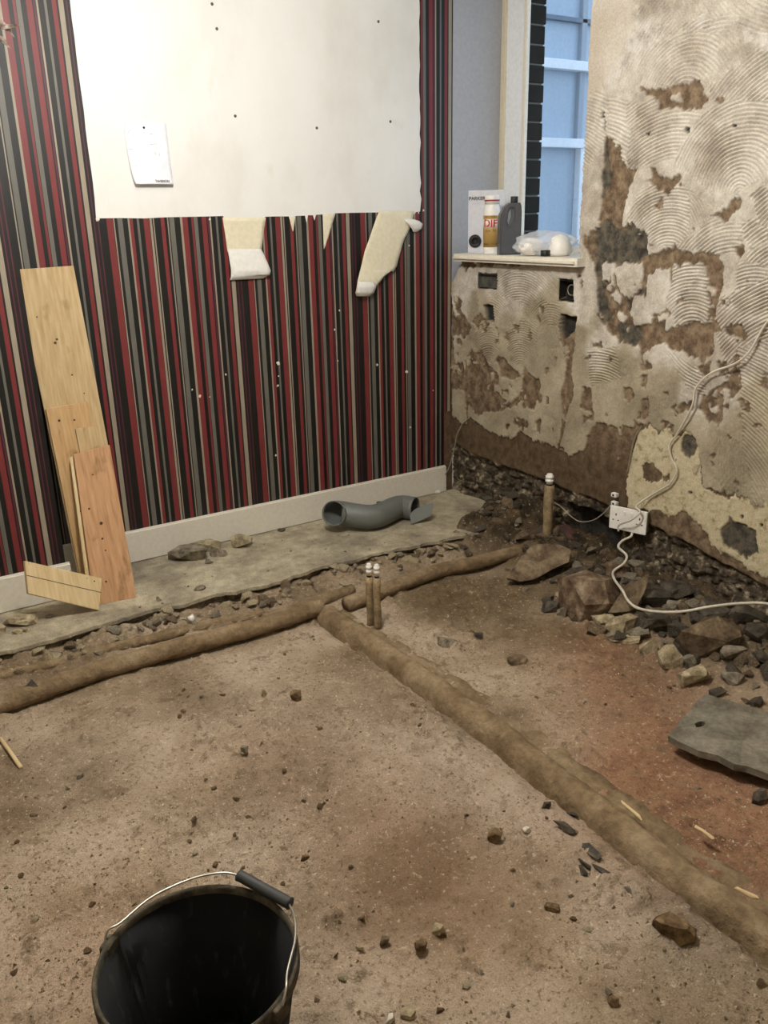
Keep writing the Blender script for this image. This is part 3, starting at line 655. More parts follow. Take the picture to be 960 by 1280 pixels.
fl = struct(obj('floor', fm, MT['earth']), 'dug out earth floor strewn with grit and rubble', 'floor')
# coarse remainder of the floor behind the camera and to the left
bm = bmesh.new(); add_box(bm, (-4.2, -4.6, -.30), (XW+.1, -2.98, FZ)); add_box(bm, (-4.2, -2.98, -.30), (-2.94, -.5, FZ)); add_box(bm, (-2.95, -2.99, -.30), (XW+.1, .1, -.16))
obj('subfloor', bm_mesh(bm, 'subfloor'), MT['earth'], fl)
def fz(x, y): return float(zf(np.array([x]), np.array([y]))[0])

# =================================================================== OBJECTS
# ---- ceiling lamp (above the frame): batten with an opal diffuser
lamp = tag(empty('pendant_lamp', LAMP), 'white opal globe lamp hanging from the ceiling', 'lamp')
te = NT('lit globe'); te.b.inputs['Emission Color'].default_value = LAMP_COL; te.b.inputs['Emission Strength'].default_value = LAMP_POWER/(math.pi*4*math.pi*LAMP_R**2); te.col('eeeeea')
obj('globe', lathe_mesh('globe', [(LAMP_R*math.sin(math.pi*k/16), -LAMP_R*math.cos(math.pi*k/16)) for k in range(17)], 28), te.m, lamp)
obj('holder', lathe_mesh('holder', [(0, LAMP_R-.004), (.03, LAMP_R-.004), (.028, LAMP_R+.04), (0, LAMP_R+.045)], 16), MT['white_plastic'], lamp)
obj('cord', tube_mesh('cord', [Vector((0, 0, LAMP_R+.04)), Vector((0, 0, (LAMP_R+.04+CEIL-LAMP.z)/2)), Vector((0, 0, CEIL-LAMP.z-.01))], .003, 8), MT['flex'], lamp)
obj('ceiling_rose', lathe_mesh('ceiling_rose', [(0, CEIL-LAMP.z-.025), (.02, CEIL-LAMP.z-.025), (.045, CEIL-LAMP.z-.001), (0, CEIL-LAMP.z-.001)], 20), MT['white_plastic'], lamp)

# ---- pipes cast in mortar
MT['mortar_pipe'] = mottled('muddy lagged pipe', [(.3, '74624a'), (.5, '857258'), (.75, '958369')], 9, .92, 1.0, .012, .12, 45)
def rough_pipe(name, pts, r, label, group=None, n=14, seg=14, cat='pipe', amp=.10):
    path = catmull(pts, n); sd = random.random()*50
    me = tube_mesh(name, path, r, seg, True, lambda i, k: 1+amp*mnoise.noise((path[i].x*18+sd, path[i].y*18, k*.9))+.5*amp*mnoise.noise((path[i].x*50, path[i].y*50+sd, k*1.7)))
    return tag(obj(name, me, MT['mortar_pipe']), label, cat, group)
zp = -.045
def fp(px, py, z=zp): return onz(px, py, z)
rough_pipe('lagged_pipe', [fp(-120,915),fp(0,880),fp(70,856),fp(130,836),fp(200,816),fp(290,792),fp(350,775),fp(401,758)], .033, 'muddy lagged pipe running nearest along the slab edge to the junction')
rough_pipe('lagged_pipe', [fp(-120,878,-.055),fp(0,847,-.055),fp(60,833,-.055),fp(130,813,-.055),fp(190,799,-.055),fp(240,786,-.058),fp(290,775,-.062),fp(330,768,-.066)], .021, 'thinner muddy pipe lying behind the nearer lagged pipe at left')
rough_pipe('lagged_pipe', [fp(432,756,-.05),fp(470,742,-.045),fp(540,716,-.045),fp(600,702,-.04),fp(660,686,-.035),fp(690,676,-.03)], .030, 'muddy lagged pipe running from junction toward the right wall')
rough_pipe('lagged_pipe', [fp(330,775,-.055),fp(370,762,-.055),fp(410,748,-.06),fp(440,738,-.07)], .024, 'short muddy pipe stub behind the junction')
# long boxed pipe with mortar haunch, constant section swept along y
def haunch():
    prof = [(-.060,-.05),(-.050,-.012),(-.046,.010),(-.036,.030),(-.018,.042),(.004,.045),(.022,.038),(.034,.022),(.042,.006),(.052,.006),(.075,.008),(.098,.006),(.118,.003),(.126,-.006),(.152,-.010),(.170,-.02),(.185,-.06)]
    a = fp(409,762,-.05); n = 190; verts = []; faces = []
    for i in range(n):
        y = a.y + .01 - i*(a.y+3.05)/(n-1); t = i/(n-1); x0 = a.x+.012 + .012*math.sin(y*3.0)
        wd = .55+.45*min(1, t*2.2); s = 1.0
        for k, (px_, pz) in enumerate(prof):
            kx = px_ if px_ < .03 else .03+(px_-.03)*wd
            nn = mnoise.noise((x0*3+k*.7, y*9, 2)); n2 = mnoise.noise((k*1.3, y*34, 7))
            n3 = mnoise.noise((k*2.1, y*70, 3.)); verts.append((x0+kx*s+(.004 if k < 8 else .014)*nn+.003*n3, y, zf_s(x0, y)*.3+FZ*.7+pz+(.003 if k < 8 else .006)*nn+.004*n2))
    m_ = len(prof)
    for i in range(n-1):
        for k in range(m_-1): faces.append((i*m_+k, i*m_+k+1, (i+1)*m_+k+1, (i+1)*m_+k))
    faces.append(tuple(range(m_))); faces.append(tuple((n-1)*m_+k for k in range(m_))[::-1])
    return mesh('boxed_pipe', verts, faces, True)
def zf_s(x, y): return fz(x, y)
tag(obj('boxed_pipe', haunch(), MT['mortar_pipe']), 'long mortar covered pipe crossing the earth floor from junction to lower right', 'pipe')
# upright pipes with white caps
MT['upright'] = mottled('dusty brown pipe sleeve', [(.3, '7a694f'), (.7, 'a08c6b')], 18, .9, .5, .002)
def cap_part(parent, r, z0):
    obj('cap', lathe_mesh('cap', [(0, 0), (r*.8, 0), (r*.8, .008), (r, .009), (r, .020), (r*.82, .021), (r*.82, .026), (r, .027), (r, .036), (r*.72, .037), (r*.72, .043), (r*.6, .046), (0, .046)], 20), MT['white_plastic'], parent, (0, 0, z0))
def upright(px, py, top_py, r, label, group=None):
    p = onz(px, py, FZ+.01); p.z = fz(p.x, p.y)-.01
    top = onplane(px, top_py, p, Vector((FWD.x, FWD.y, 0)).normalized()).z
    e = tag(empty('upright_pipe', p), label, 'pipe', group); hgt = top-p.z
    body = hgt-.058
    path = [Vector((0.0012*math.sin(k*.9), .001*math.cos(k*1.3), body*k/8)) for k in range(9)]
    obj('sleeve', tube_mesh('sleeve', path, r, 14, True, lambda i, k: 1+.06*mnoise.noise((i*.8, k*.6, px))), MT['upright'], e)
    obj('inner_pipe', lathe_mesh('inner_pipe', [(0, 0), (r*.62, 0), (r*.62, .022), (0, .022)], 14), MT['black_plastic'], e, (0, 0, body-.002))
    cap_part(e, r*.85, body+.008); return e
upright(463, 779, 703, .014, 'left of two white-capped upright pipes by the pipe junction')
upright(472.5, 783, 704, .0135, 'right of two white-capped upright pipes by the pipe junction')
upright(683, 690, 591, .022, 'thick brown upright pipe with white cap against the right wall')

# ---- boards leaning on the wall
def wood(name, a, b, c_, rough=.75):
    t = NT(name); v = t.coord('Object', (14, 1.2, 1.2)); g = t.noise(v, 6, 6, .6); k = t.noise(t.coord('Object', (3, 3, 1.4)), 5, 4)
    c = t.ramp(g, [(.28, a), (.5, b), (.72, c_)]); c = t.mix(t.ramp(k, [(.62, (0, 0, 0, 1)), (.72, (.5, .5, .5, 1))]), c, '6d5231')
    t.col(c); t.rough(rough, .2); t.bump(g, .15, .001); return t.m
MT['ply'] = wood('plywood', 'a38a60', 'b69e76', 'c3ad88'); MT['ply2'] = wood('tan plywood', 'a5845a', 'bb996d', 'c7a87d'); MT['ply3'] = wood('reddish plywood', 'a07a58', 'b88f6a', 'c69f7a'); MT['pine'] = wood('pine', 'bfa67a', 'cfb88d', 'd9c59f')
MT['knot'] = plain('dark knot', '4a3520', .8)
def board(name, BL, BR, TL, TR, th, mat, label, cat='board', knots=()):
    """board through four corners, thickness th to the back; knots at (u,v)"""
    BL, BR, TL, TR = map(Vector, (BL, BR, TL, TR)); n = (BR-BL).cross(TL-BL).normalized()
    if n.y > 0: n = -n
    bm = bmesh.new(); o0 = BL
    f = [bm.verts.new(p-o0) for p in (BL, BR, TR, TL)]; b = [bm.verts.new(p-o0-n*th) for p in (BL, BR, TR, TL)]
    bm.faces.new(f); bm.faces.new(b[::-1])
    for i in range(4): bm.faces.new((f[i], f[(i+1) % 4], b[(i+1) % 4], b[i]))
    bmesh.ops.bevel(bm, geom=bm.edges[:], offset=.0015, segments=1, affect='EDGES')
    if not knots: return tag(obj(name, bm_mesh(bm, name), mat, None, o0), label, cat)
    e = tag(empty(name, o0), label, cat); obj('panel', bm_mesh(bm, 'panel'), mat, e)
    for u, v, r in knots:
        p = (BL*(1-u)+BR*u)*(1-v)+(TL*(1-u)+TR*u)*v - o0
        k = obj('knot', lathe_mesh('knot', [(0, .0004), (r*.6, .0004), (r, 0), (r, -.001)], 9), MT['knot'], e, p); k.rotation_mode = 'QUATERNION'; k.rotation_quaternion = n.to_track_quat('Z', 'Y')
    return e
UX = Vector((1, 0, 0))
# tall plywood plank
Atop = ony(19, 337, -.016); Atr = ony(92, 332, -.016); Abl = onz(103, 744, 0); Abr = Abl + (Atr-Atop); Abr.z = 0.001; Abl.z = .001
board('plywood_plank', Abl, Abr, Atop, Atr, .012, MT['ply'], 'tall plywood plank leaning against the striped wall', knots=[(.42,.78,.006),(.46,.79,.005),(.2,.86,.003),(.75,.62,.003),(.3,.55,.004),(.6,.68,.004)])
nA = (Abr-Abl).cross(Atop-Abl).normalized(); nA = -nA if nA.y > 0 else nA
def onA(px, py, off): return onplane(px, py, Abl+nA*off, nA)
def lean(px1, px2, base_off, top_off):   # top edge on plane parallel to A at top_off
    return onA(*px1, top_off), onA(*px2, top_off)
def foot(p, q, off):            # where the line from p along the plank direction meets the slab
    d = (Abl-Atop); t_ = -p.z/d.z; return p+d*t_
def on_plank(name, tl, tr, off, th, mat, label, cat='board', knots=()):
    a, b = onA(*tl, off), onA(*tr, off); return board(name, foot(a, 0, off), foot(b, 0, off), a, b, th, MT[mat], label, cat, knots)
on_plank('plywood_board', (57,511), (110,502), .0130, .010, 'ply2', 'middle plywood board with square top lying against the tall plank', knots=[(.25,.93,.005),(.6,.92,.004),(.3,.45,.005)])
on_plank('plywood_strip', (94,536), (123,532), .0235, .009, 'ply', 'narrow plywood offcut rising just behind the front board')
D_tl, D_tr = onA(92,568,.042), onA(137,556,.042); D_br = onz(170.5, 747, 0); D_bl = onz(118, 757, 0)
board('plywood_board', D_bl, D_br, D_tl, D_tr, .014, MT['ply3'], 'front plywood board with dark nail holes, leaning on the others', knots=[(.42,.84,.003),(.45,.52,.006),(.42,.42,.004),(.45,.34,.003),(.35,.14,.004),(.2,.63,.004)])
nD = (D_br-D_bl).cross(D_tl-D_bl).normalized()
E_tl, E_tr, E_br, E_bl = [onplane(a, b, D_bl, nD) for a, b in ((87,572),(90.8,570),(116.5,756.5),(112,757.5))]
E_bl.z = max(E_bl.z, .0); E_br.z = max(E_br.z, .0)
board('wood_batten', E_bl, E_br, E_tl, E_tr, .02, MT['pine'], 'thin wooden batten beside the front plywood board', 'batten')
# short pine board propped low, and white batten
F_br = onz(124,763, 0.002); 
nF = Vector((.25, -1, .35)).normalized()
F_tr, F_tl, F_bl = [onplane(a, b, F_br, nF) for a, b in ((127.5,723),(31,701),(35.5,742))]
fb = board('pine_board', F_bl, F_br, F_tl, F_tr, .018, MT['pine'], 'short pale pine board propped low in front of the plywood', knots=[(.9, .86, .003), (.8, .9, .002)])
fb_a = F_bl.lerp(F_tl, .56)+nF*.0004-F_bl; fb_b = F_br.lerp(F_tr, .56)+nF*.0004-F_bl
obj('groove', tube_mesh('groove', [fb_a, fb_a.lerp(fb_b, .5), fb_b], .0011, 6), MT['knot'], fb)
G_b = onz(33, 759, 0)
G_t = ony(25, 708, G_b.y+.02)
g = board('white_batten', G_b-UX*.010, G_b+UX*.010, G_t-UX*.010, G_t+UX*.010, .012, MT['white_paint'], 'short white painted batten upright against the pier skirting', 'batten')

# ---- broken grey soil pipe on the slab
MT['soil_pipe'] = plain('grey plastic pipe', '6a6d69', .5)
def soil_pipe():
    R = .052
    c0_ = onz(417, 642, .100); cE_ = onz(519, 636, R+.004); c = [c0_, c0_+Vector((.85, .45, -.25))*.06, onz(466, 646, R+.012), cE_-Vector((.60, -.75, 0))*.09, cE_]
    c[0] = c[0]; path = catmull(c, 8)
    e = tag(empty('soil_pipe', (path[0].x, path[0].y, 0)), 'broken bent grey plastic soil pipe lying on the slab by the skirting', 'pipe')
    path = [p-e.location for p in path]
    o = obj('tube', tube_mesh('tube', path, lambda t: R*(1.06 if t < .06 else 1), 32, False), MT['soil_pipe'], e); md = o.modifiers.new('wall', 'SOLIDIFY'); md.thickness = .0045; md.offset = -1
    # broken socket shard standing at the right end
    an_ = onz(514, 656, .001); nn_ = Vector((-.35, -.80, .50)).normalized(); Q = [onplane(a, b, an_, nn_)-e.location for a, b in ((512,643),(518,637),(529,632),(541,628),(542,633),(538,645),(527,650),(514,655.5))]
    bm = bmesh.new(); f_ = [bm.verts.new(q) for q in Q]; b_ = [bm.verts.new(q-nn_*.005) for q in Q]; bm.faces.new(f_); bm.faces.new(b_[::-1])
    for k in range(len(Q)): bm.faces.new((f_[k], f_[(k+1) % len(Q)], b_[(k+1) % len(Q)], b_[k]))
    obj('socket_shard', bm_mesh(bm, 'socket_shard'), MT['soil_pipe'], e); d = (path[-1]-path[-5]).normalized()
    # raised rib on top
    q = path[len(path)*3//5]+Vector((0, .02, R-.008)); obj('rib', tube_mesh('rib', [q-d*.02, q-d*.008+Vector((0,0,.005)), q+d*.008+Vector((0,0,.005)), q+d*.02], .008, 8), MT['soil_pipe'], e)
soil_pipe()

# ---- bucket
def bucket():
    cx, cy = -2.30, -2.375; D = .342; z0 = fz(cx, cy)-.006; Hh = .222-z0
    t = NT('dirty black bucket'); v = t.coord(); n1 = t.noise(v, 26, 6, .7); n2 = t.noise(t.coord('Object', (1, 1, .25)), 60, 5, .7)
    c = t.mix(t.ramp(n2, [(.56, (0, 0, 0, 1)), (.75, (.55, .55, .55, 1))]), '0a0a09', '3a3937'); t.col(c); t.rough(.7, .2); t.bump(n1, .2, .002)
    tr_ = NT('dusty rim'); v = tr_.coord(); n1 = tr_.noise(v, 30, 6, .7); tr_.col(tr_.ramp(n1, [(.35, '2b2924'), (.6, '5b5344'), (.8, '7d735f')])); tr_.rough(.8, .2)
    e = tag(empty('bucket', (cx, cy, z0)), 'black rubber builders bucket with wire handle on the earth floor', 'bucket')
    r = D/2
    obj('body', lathe_mesh('body', [(0, .004), (r*.70, .0), (r*.73, .004), (r*.97, Hh-.012), (r*.955, Hh-.008), (r*.72, .02), (r*.69, .012), (0, .012)], 64), t.m, e)
    rim = [(r*.95, Hh-.014), (r*.955, Hh-.002), (r*.985, Hh+.002), (r*1.0, Hh-.004), (r*1.0, Hh-.024), (r*.975, Hh-.026), (r*.95, Hh-.014)]
    o = obj('rim', lathe_mesh('rim', rim, 64), tr_.m, e)
    # handle: ears at two sides of the rim, bail resting down on the rim toward far right
    a1, a2 = math.radians(ANG1), math.radians(ANG2)
    def rp(a, k, z): return Vector((math.cos(a)*r*k, math.sin(a)*r*k, z))
    rd = math.radians
    pts = [rp(a1, .985, Hh-.022), rp(a1, 1.03, Hh-.008), rp(rd(129), 1.02, Hh+.012), rp(rd(122), .95, Hh+.014), rp(rd(98), .95, Hh+.018), rp(rd(72), .99, Hh+.020), rp(rd(53), 1.03, Hh+.022), rp(rd(42), 1.055, Hh+.016)]
    obj('wire_handle', tube_mesh('wire_handle', catmull(pts, 6), .0022, 8), MT['metal'], e)
    pts = [rp(a2, .985, Hh-.022), rp(a2, 1.03, Hh-.004), rp(rd(-58), 1.02, Hh+.014), rp(rd(-48), .95, Hh+.016), rp(rd(-25), .965, Hh+.018), rp(rd(-8), 1.01, Hh+.016), rp(rd(6), 1.06, Hh+.010)]
    obj('wire_handle', tube_mesh('wire_handle', catmull(pts, 6), .0022, 8), MT['metal'], e)
    g1, g2 = rp(rd(43), 1.055, Hh+.016), rp(rd(4), 1.065, Hh+.010)
    obj('grip', tube_mesh('grip', [g1, g1.lerp(g2, .03), g1.lerp(g2, .5), g1.lerp(g2, .97), g2], lambda t_: .0105 if .02 < t_ < .98 else .0115, 18), plain('grey rubber grip', '3b3b3a', .6), e)
    for a in (a1, a2):
        o = box('ear', (-.012, -.018, -.03), (.006, .018, .002), tr_.m, e, .004); o.location = rp(a, 1.01, Hh-.004); o.rotation_euler = (0, 0, a)
ANG1, ANG2 = 132, -63
bucket()

# ---- flagstone with a hole at right
MT['flag'] = mottled('worn grey flagstone', [(.3, '615b4f'), (.55, '7a7467'), (.8, '8d8778')], 10, .85, .6, .003, .2)
def flagstone():
    z0 = -.02
    px = [(835,918),(858,893),(881,868),(930,882),(1000,903),(1060,925),(1010,985),(960,967),(935,957),(918,955),(898,944),(872,937)]
    P = [onz(a, b, z0) for a, b in px]; hc = onz(875,905, z0)
    n = 9; HP = [hc+Vector((.020*math.cos(k*2*math.pi/n)*(1+.2*math.sin(k*2.7)), .011*math.sin(k*2*math.pi/n), 0)) for k in range(n)]
    c0 = sum(P, Vector())/len(P); Q = []
    for i, p in enumerate(P):
        q = P[(i+1) % len(P)]; m_ = max(1, int((q-p).length/.03))
        for k in range(m_): Q.append(p.lerp(q, k/m_)+Vector((J(.003), J(.003), 0)))
    bm = bmesh.new(); es = []
    for L in (Q, HP):
        vs = [bm.verts.new(p-c0) for p in L]; es += [bm.edges.new((vs[i], vs[(i+1) % len(vs)])) for i in range(len(vs))]
    bmesh.ops.triangle_fill(bm, use_beauty=True, edges=es)
    r = bmesh.ops.extrude_face_region(bm, geom=bm.faces[:])
    for g_ in r['geom']:
        if isinstance(g_, bmesh.types.BMVert): g_.co.z -= .022; g_.co.x *= .985; g_.co.y *= .985
    o = obj('flagstone', bm_mesh(bm, 'flagstone'), MT['flag'], None, c0); tag(o, 'flat dark grey flagstone with a small hole, lying at the right edge', 'flagstone')
    o.rotation_euler = (math.radians(0), math.radians(-1.2), 0)
flagstone()

# ---- rubble: angular chunks
def rock_mesh(seed, sx, sy, sz, n=16, sub=1, rough=.06):
    rr = random.Random(seed); bm = bmesh.new()
    for i in range(n):
        v = Vector((rr.gauss(0, 1), rr.gauss(0, 1), rr.gauss(0, 1))).normalized()*rr.uniform(.8, 1.05)
        v = Vector((max(-.86, min(.86, v.x*1.15)), max(-.86, min(.86, v.y*1.15)), max(-.75, min(.75, v.z*1.25))))
        bm.verts.new((v.x*sx/1.72, v.y*sy/1.72, v.z*sz/1.5))
    r = bmesh.ops.convex_hull(bm, input=bm.verts[:])
    bmesh.ops.delete(bm, geom=[g_ for g_ in r['geom_interior'] if isinstance(g_, bmesh.types.BMVert)], context='VERTS')
    if sub:
        bmesh.ops.triangulate(bm, faces=bm.faces[:])
        bmesh.ops.subdivide_edges(bm, edges=bm.edges[:], cuts=sub, use_grid_fill=True)
        s = max(sx, sy, sz)
        for v in bm.verts:
            k = mnoise.noise((v.co.x/s*4+seed, v.co.y/s*4, v.co.z/s*4)); k2 = mnoise.noise((v.co.x/s*11+seed, v.co.y/s*11, v.co.z/s*11))
            v.co += v.co.normalized()*s*rough*(k+.5*k2)*.5
    mz = min(v.co.z for v in bm.verts)
    for v in bm.verts: v.co.z -= mz
    return bm_mesh(bm, 'chunk')
def rock_at(name, px, py, wpx, hpx, dpx, mat, label, cat='rubble', rz=None, tilt=(0, 0), zoff=0, group=None, seed=None, sub=2, base=None, n=16):
    """chunk whose foot is at the pixel on the ground, sized in photo pixels"""
    p = onz(px, py, FZ if base is None else base)
    if base is None:
        for _ in range(4): p = onz(px, py, fz(p.x, p.y)+zoff)
    k = pxsize(p); seed = seed if seed is not None else random.randint(0, 9999)
    o = obj(name, rock_mesh(seed, wpx*k, dpx*k, hpx*k, n=n, sub=sub), MT[mat]); o.location = (p.x, p.y, p.z-.10*hpx*k)
    o.rotation_euler = (tilt[0], tilt[1], (YAW-math.pi/2 if rz is None else rz))
    return tag(o, label, cat, group)
# plate pieces given by outline (broken slates and slabs), seen from the photo, laid on a plane
def plate(name, pxs, anchor, nrm, th, mat, label, cat='rubble'):
    nrm = Vector(nrm).normalized(); P = [onplane(a, b, anchor, nrm) for a, b in pxs]; c0 = sum(P, Vector())/len(P); Q = []
    for i, p in enumerate(P):
        q = P[(i+1) % len(P)]; m_ = max(1, int((q-p).length/.02))
        for k in range(m_): Q.append(p.lerp(q, k/m_)+Vector((J(.002), J(.002), J(.002))))
    bm = bmesh.new(); f = [bm.verts.new(p-c0) for p in Q]; b = [bm.verts.new((p-c0)*random.uniform(.86, .97)-nrm*th*random.uniform(.8, 1.1)) for p in Q]
    bm.faces.new(f); bm.faces.new(b[::-1])
    for i in range(len(Q)): bm.faces.new((f[i], f[(i+1) % len(Q)], b[(i+1) % len(Q)], b[i]))
    bmesh.ops.triangulate(bm, faces=[x for x in bm.faces if len(x.verts) > 4])
    return tag(obj(name, bm_mesh(bm, name), MT[mat], None, c0), label, cat)
an = onz(655, 726, -.05)
plate('stone_slab', [(632,722),(645,706),(662,684),(680,679),(700,681),(714,688),(711,702),(690,712),(668,724),(650,727)], an, (-.45, -.65, .75), .045, 'rock_brown', 'large wedge of broken brown slab leaning by the upright pipe at the wall')
an = onz(775, 770, -.04)
plate('slate_piece', [(760,766),(770,750),(780,735),(812,716),(806,740),(796,760),(785,765)], an, (-.6, -.75, .45), .02, 'rock_brown', 'thin pointed brown slab piece standing under the white cable')
rock_at('rubble_chunk', 738, 766, 78, 52, 55, 'rock_rust', 'big rusty lump of mortared brick in the rubble by the wall', seed=21, sub=3, n=26)
rock_at('rubble_chunk', 880, 814, 74, 50, 46, 'rock_brown', 'large tan stone block under the white cable at right', seed=8, sub=3, n=12)
BIG = [
 (690,764,26,14,18,'rock_dark','flat dark chunk left of the rusty brick lump'),
 (705,752,24,12,16,'rock_pale','pale flat chip against the left side of the rusty lump'),
 (702,770,14,16,10,'rock_grey','small upright grey chip at the foot of the rusty lump'),
 (752,782,30,18,20,'rock_pale','pale lumpy stone in front of the rusty brick lump'),
 (775,790,44,22,22,'rock_pale','light grey broken stone under the pointed slab piece'),
 (798,798,30,14,18,'rock_grey','flat grey stone in front of the rubble heap'),
 (768,800,20,9,14,'rock_grey','thin grey flake at the front edge of the heap'),
 (786,803,32,10,16,'rock_pale','thin pale flake at the front edge of the heap'),
 (822,790,36,26,24,'rock_dark','glinting dark square stone left of the tan block'),
 (820,760,40,26,26,'rock_dark','dark lump below the cable behind the glinting stone'),
 (843,764,22,14,16,'rock_grey','small grey stone touching the underside of the cable'),
 (838,836,30,34,20,'rock_pale','pale wedge stone standing at the front of the tan block'),
 (812,818,26,20,16,'rock_pale','pale angular stone left of the wedge stone'),
 (862,832,18,16,14,'rock_grey','little grey cube stone below the tan block'),
 (870,852,40,20,22,'rock_pale','pinkish pale lump in front of the tan block'),
 (915,826,34,20,22,'rock_grey','rounded grey stone right of the tan block'),
 (915,852,28,15,20,'rock_grey','broken grey stone in front of the rounded stone'),
 (945,800,30,22,24,'rock_dark','dark stone at the right edge under the cable'),
 (890,770,40,22,30,'rock_dark','dark lump behind the tan block'),
 (930,780,44,26,30,'rock_dark','large dark lump between tan block and wall'),
 (800,745,36,22,26,'rock_dark','dark stone behind the pointed slab piece'),
 (840,745,40,20,30,'rock_dark','dark flat lump at the wall under the socket'),
 (770,722,30,22,24,'rock_rust','small rusty lump behind the cable loop'),
 (735,722,34,14,22,'rock_dark','dark slab fragment behind the rusty brick lump'),
 (955,830,26,18,20,'rock_dark','dark chip at the right edge behind the flagstone'),
 (896,868,22,9,14,'rock_dark','dark shard at the corner of the flagstone'),
 (948,1000,24,14,16,'rock_dark','dark chip under the front edge of the flagstone'),
 (563,806,32,13,18,'rock_grey','lone flat grey stone on earth right of the capped pipes'),
 (598,797,11,8,8,'rock_dark','small dark pebble right of the lone flat stone'),
 (648,828,26,9,18,'rock_brown','flat brown clod between the long pipe and the rubble'),
 (610,905,14,7,9,'rock_grey','short grey stub beside the long pipe'),
 (618,1050,17,17,12,'clod','dark brown clod on the pale earth left of the black chips'),
 (842,1170,52,26,30,'clod','large crumbly clod near the lower right of the floor'),
 (690,1137,20,8,10,'clod','flat dark clod below the black chips'),
 (370,874,14,13,10,'clod','dark pebble on earth below the pipe junction'),
 (330,870,8,12,6,'rock_pale','small pale upright chip left of the dark pebble'),
 (308,944,12,16,9,'rock_grey','grey pebble in the middle of the earth floor'),
 (548,1165,18,13,12,'rock_pale','pale crumbling lump right of the bucket'),
 (526,1186,16,15,12,'clod','rounded dark clod below the pale crumbling lump'),
 (482,1182,14,13,10,'rock_brown','brown pebble right of the bucket handle'),
 (450,1186,11,6,7,'rock_pale','small pale pebble beside the brown pebble'),
 (510,1270,22,12,14,'rock_pale','pale crumbs pile at the bottom edge of the floor'),
 (488,1278,14,14,10,'rock_white','whitish chip at the bottom edge of the floor'),
 (658,1040,10,8,8,'rock_white','white round pebble beside the black chips'),
 (766,1256,14,12,10,'clod','dark clod at the bottom right of the floor'),
]
for px, py, a, b, c, mt, lab in BIG: rock_at('rubble_stone', px, py, a, b, c, mt, lab, 'stone', rz=YAW-math.pi/2+J(.5), tilt=(J(.12), J(.12)), n=34 if mt == 'clod' else 18)
# black slate chips beside the long pipe
CH = [(705,1035,34,10,12,-.75,'long broad black chip beside the long pipe'),(722,1022,30,9,14,-.5,'black chip pressed against the long pipe'),(738,1065,30,11,13,-.9,'thick black chip in front of the long pipe'),(735,1085,30,7,8,-.95,'thin black splinter, right of two, below the thick chip'),(752,1090,34,6,8,-.75,'rightmost thin black splinter near the long pipe'),(727,1090,18,7,9,-1.2,'short black splinter, left of two, below the thick chip'),(682,1010,14,9,9,.2,'small black chip left of the broad black chip')]
for px, py, L, hh, dd, rz, lab in CH: rock_at('slate_chip', px, py, L, hh, dd, 'rock_dark', lab, 'chip', rz=YAW-math.pi/2+rz, sub=1, n=12)
for px, py, L, hh, rz, lab in ((790,1012,38,4,-1.1,'pale wood splinter lying on the long pipe'),(930,1115,36,4,-.6,'pale wood sliver on the mortar near the right edge'),(880,1040,28,3,-.9,'thin pale sliver on the mortar past the first splinter')):
    p = onz(px, py, FZ+.045); k = pxsize(p); o = obj('wood_splinter', rock_mesh(int(px), L*k, 6*k, hh*k, 12, 0), MT['pine']); o.location = (p.x, p.y, fz(p.x, p.y)+.04); o.rotation_euler = (0, .1, YAW-math.pi/2+rz); tag(o, lab, 'splinter')
# stones lying on the slab
SL = [(238,699,52,19,26,'rock_grey','larger flat grey slab fragment on the slab by the skirting'),(256,687,46,15,22,'rock_pale','upper flat slab fragment resting by the skirting'),(273,694,24,10,14,'rock_grey','small flat fragment right of the slab fragments'),(303,683,26,16,18,'rock_pale','pale chunk of mortar against the skirting'),(250,737,15,6,10,'rock_grey','small grey pebble in the middle of the slab'),(25,779,42,14,26,'rock_pale','flat crumbling stone at far left below the pier'),(200,750,9,6,7,'rock_grey','little grey pebble near the slab edge'),(262,704,12,5,9,'rock_grey','crumb in front of the slab fragments'),(352,664,9,4,6,'rock_dark','dark crumb beside the skirting left of the grey pipe'),(2,790,14,10,10,'rock_pale','pale stone cut by the left edge of the slab'),(22,792,12,6,8,'rock_pale','left of two small stones on the slab at far left'),(35,790,12,5,8,'rock_pale','right of two small stones on the slab at far left'),(546,617,10,5,7,'rock_white','white crumb by the end of the grey pipe'),(62,772,10,4,7,'rock_grey','thin crumb below the white batten')]
for px, py, a, b, c, mt, lab in SL: rock_at('rubble_stone', px, py, a, b, c, mt, lab, 'stone', base=0.0, rz=YAW-math.pi/2+J(.4), sub=1)
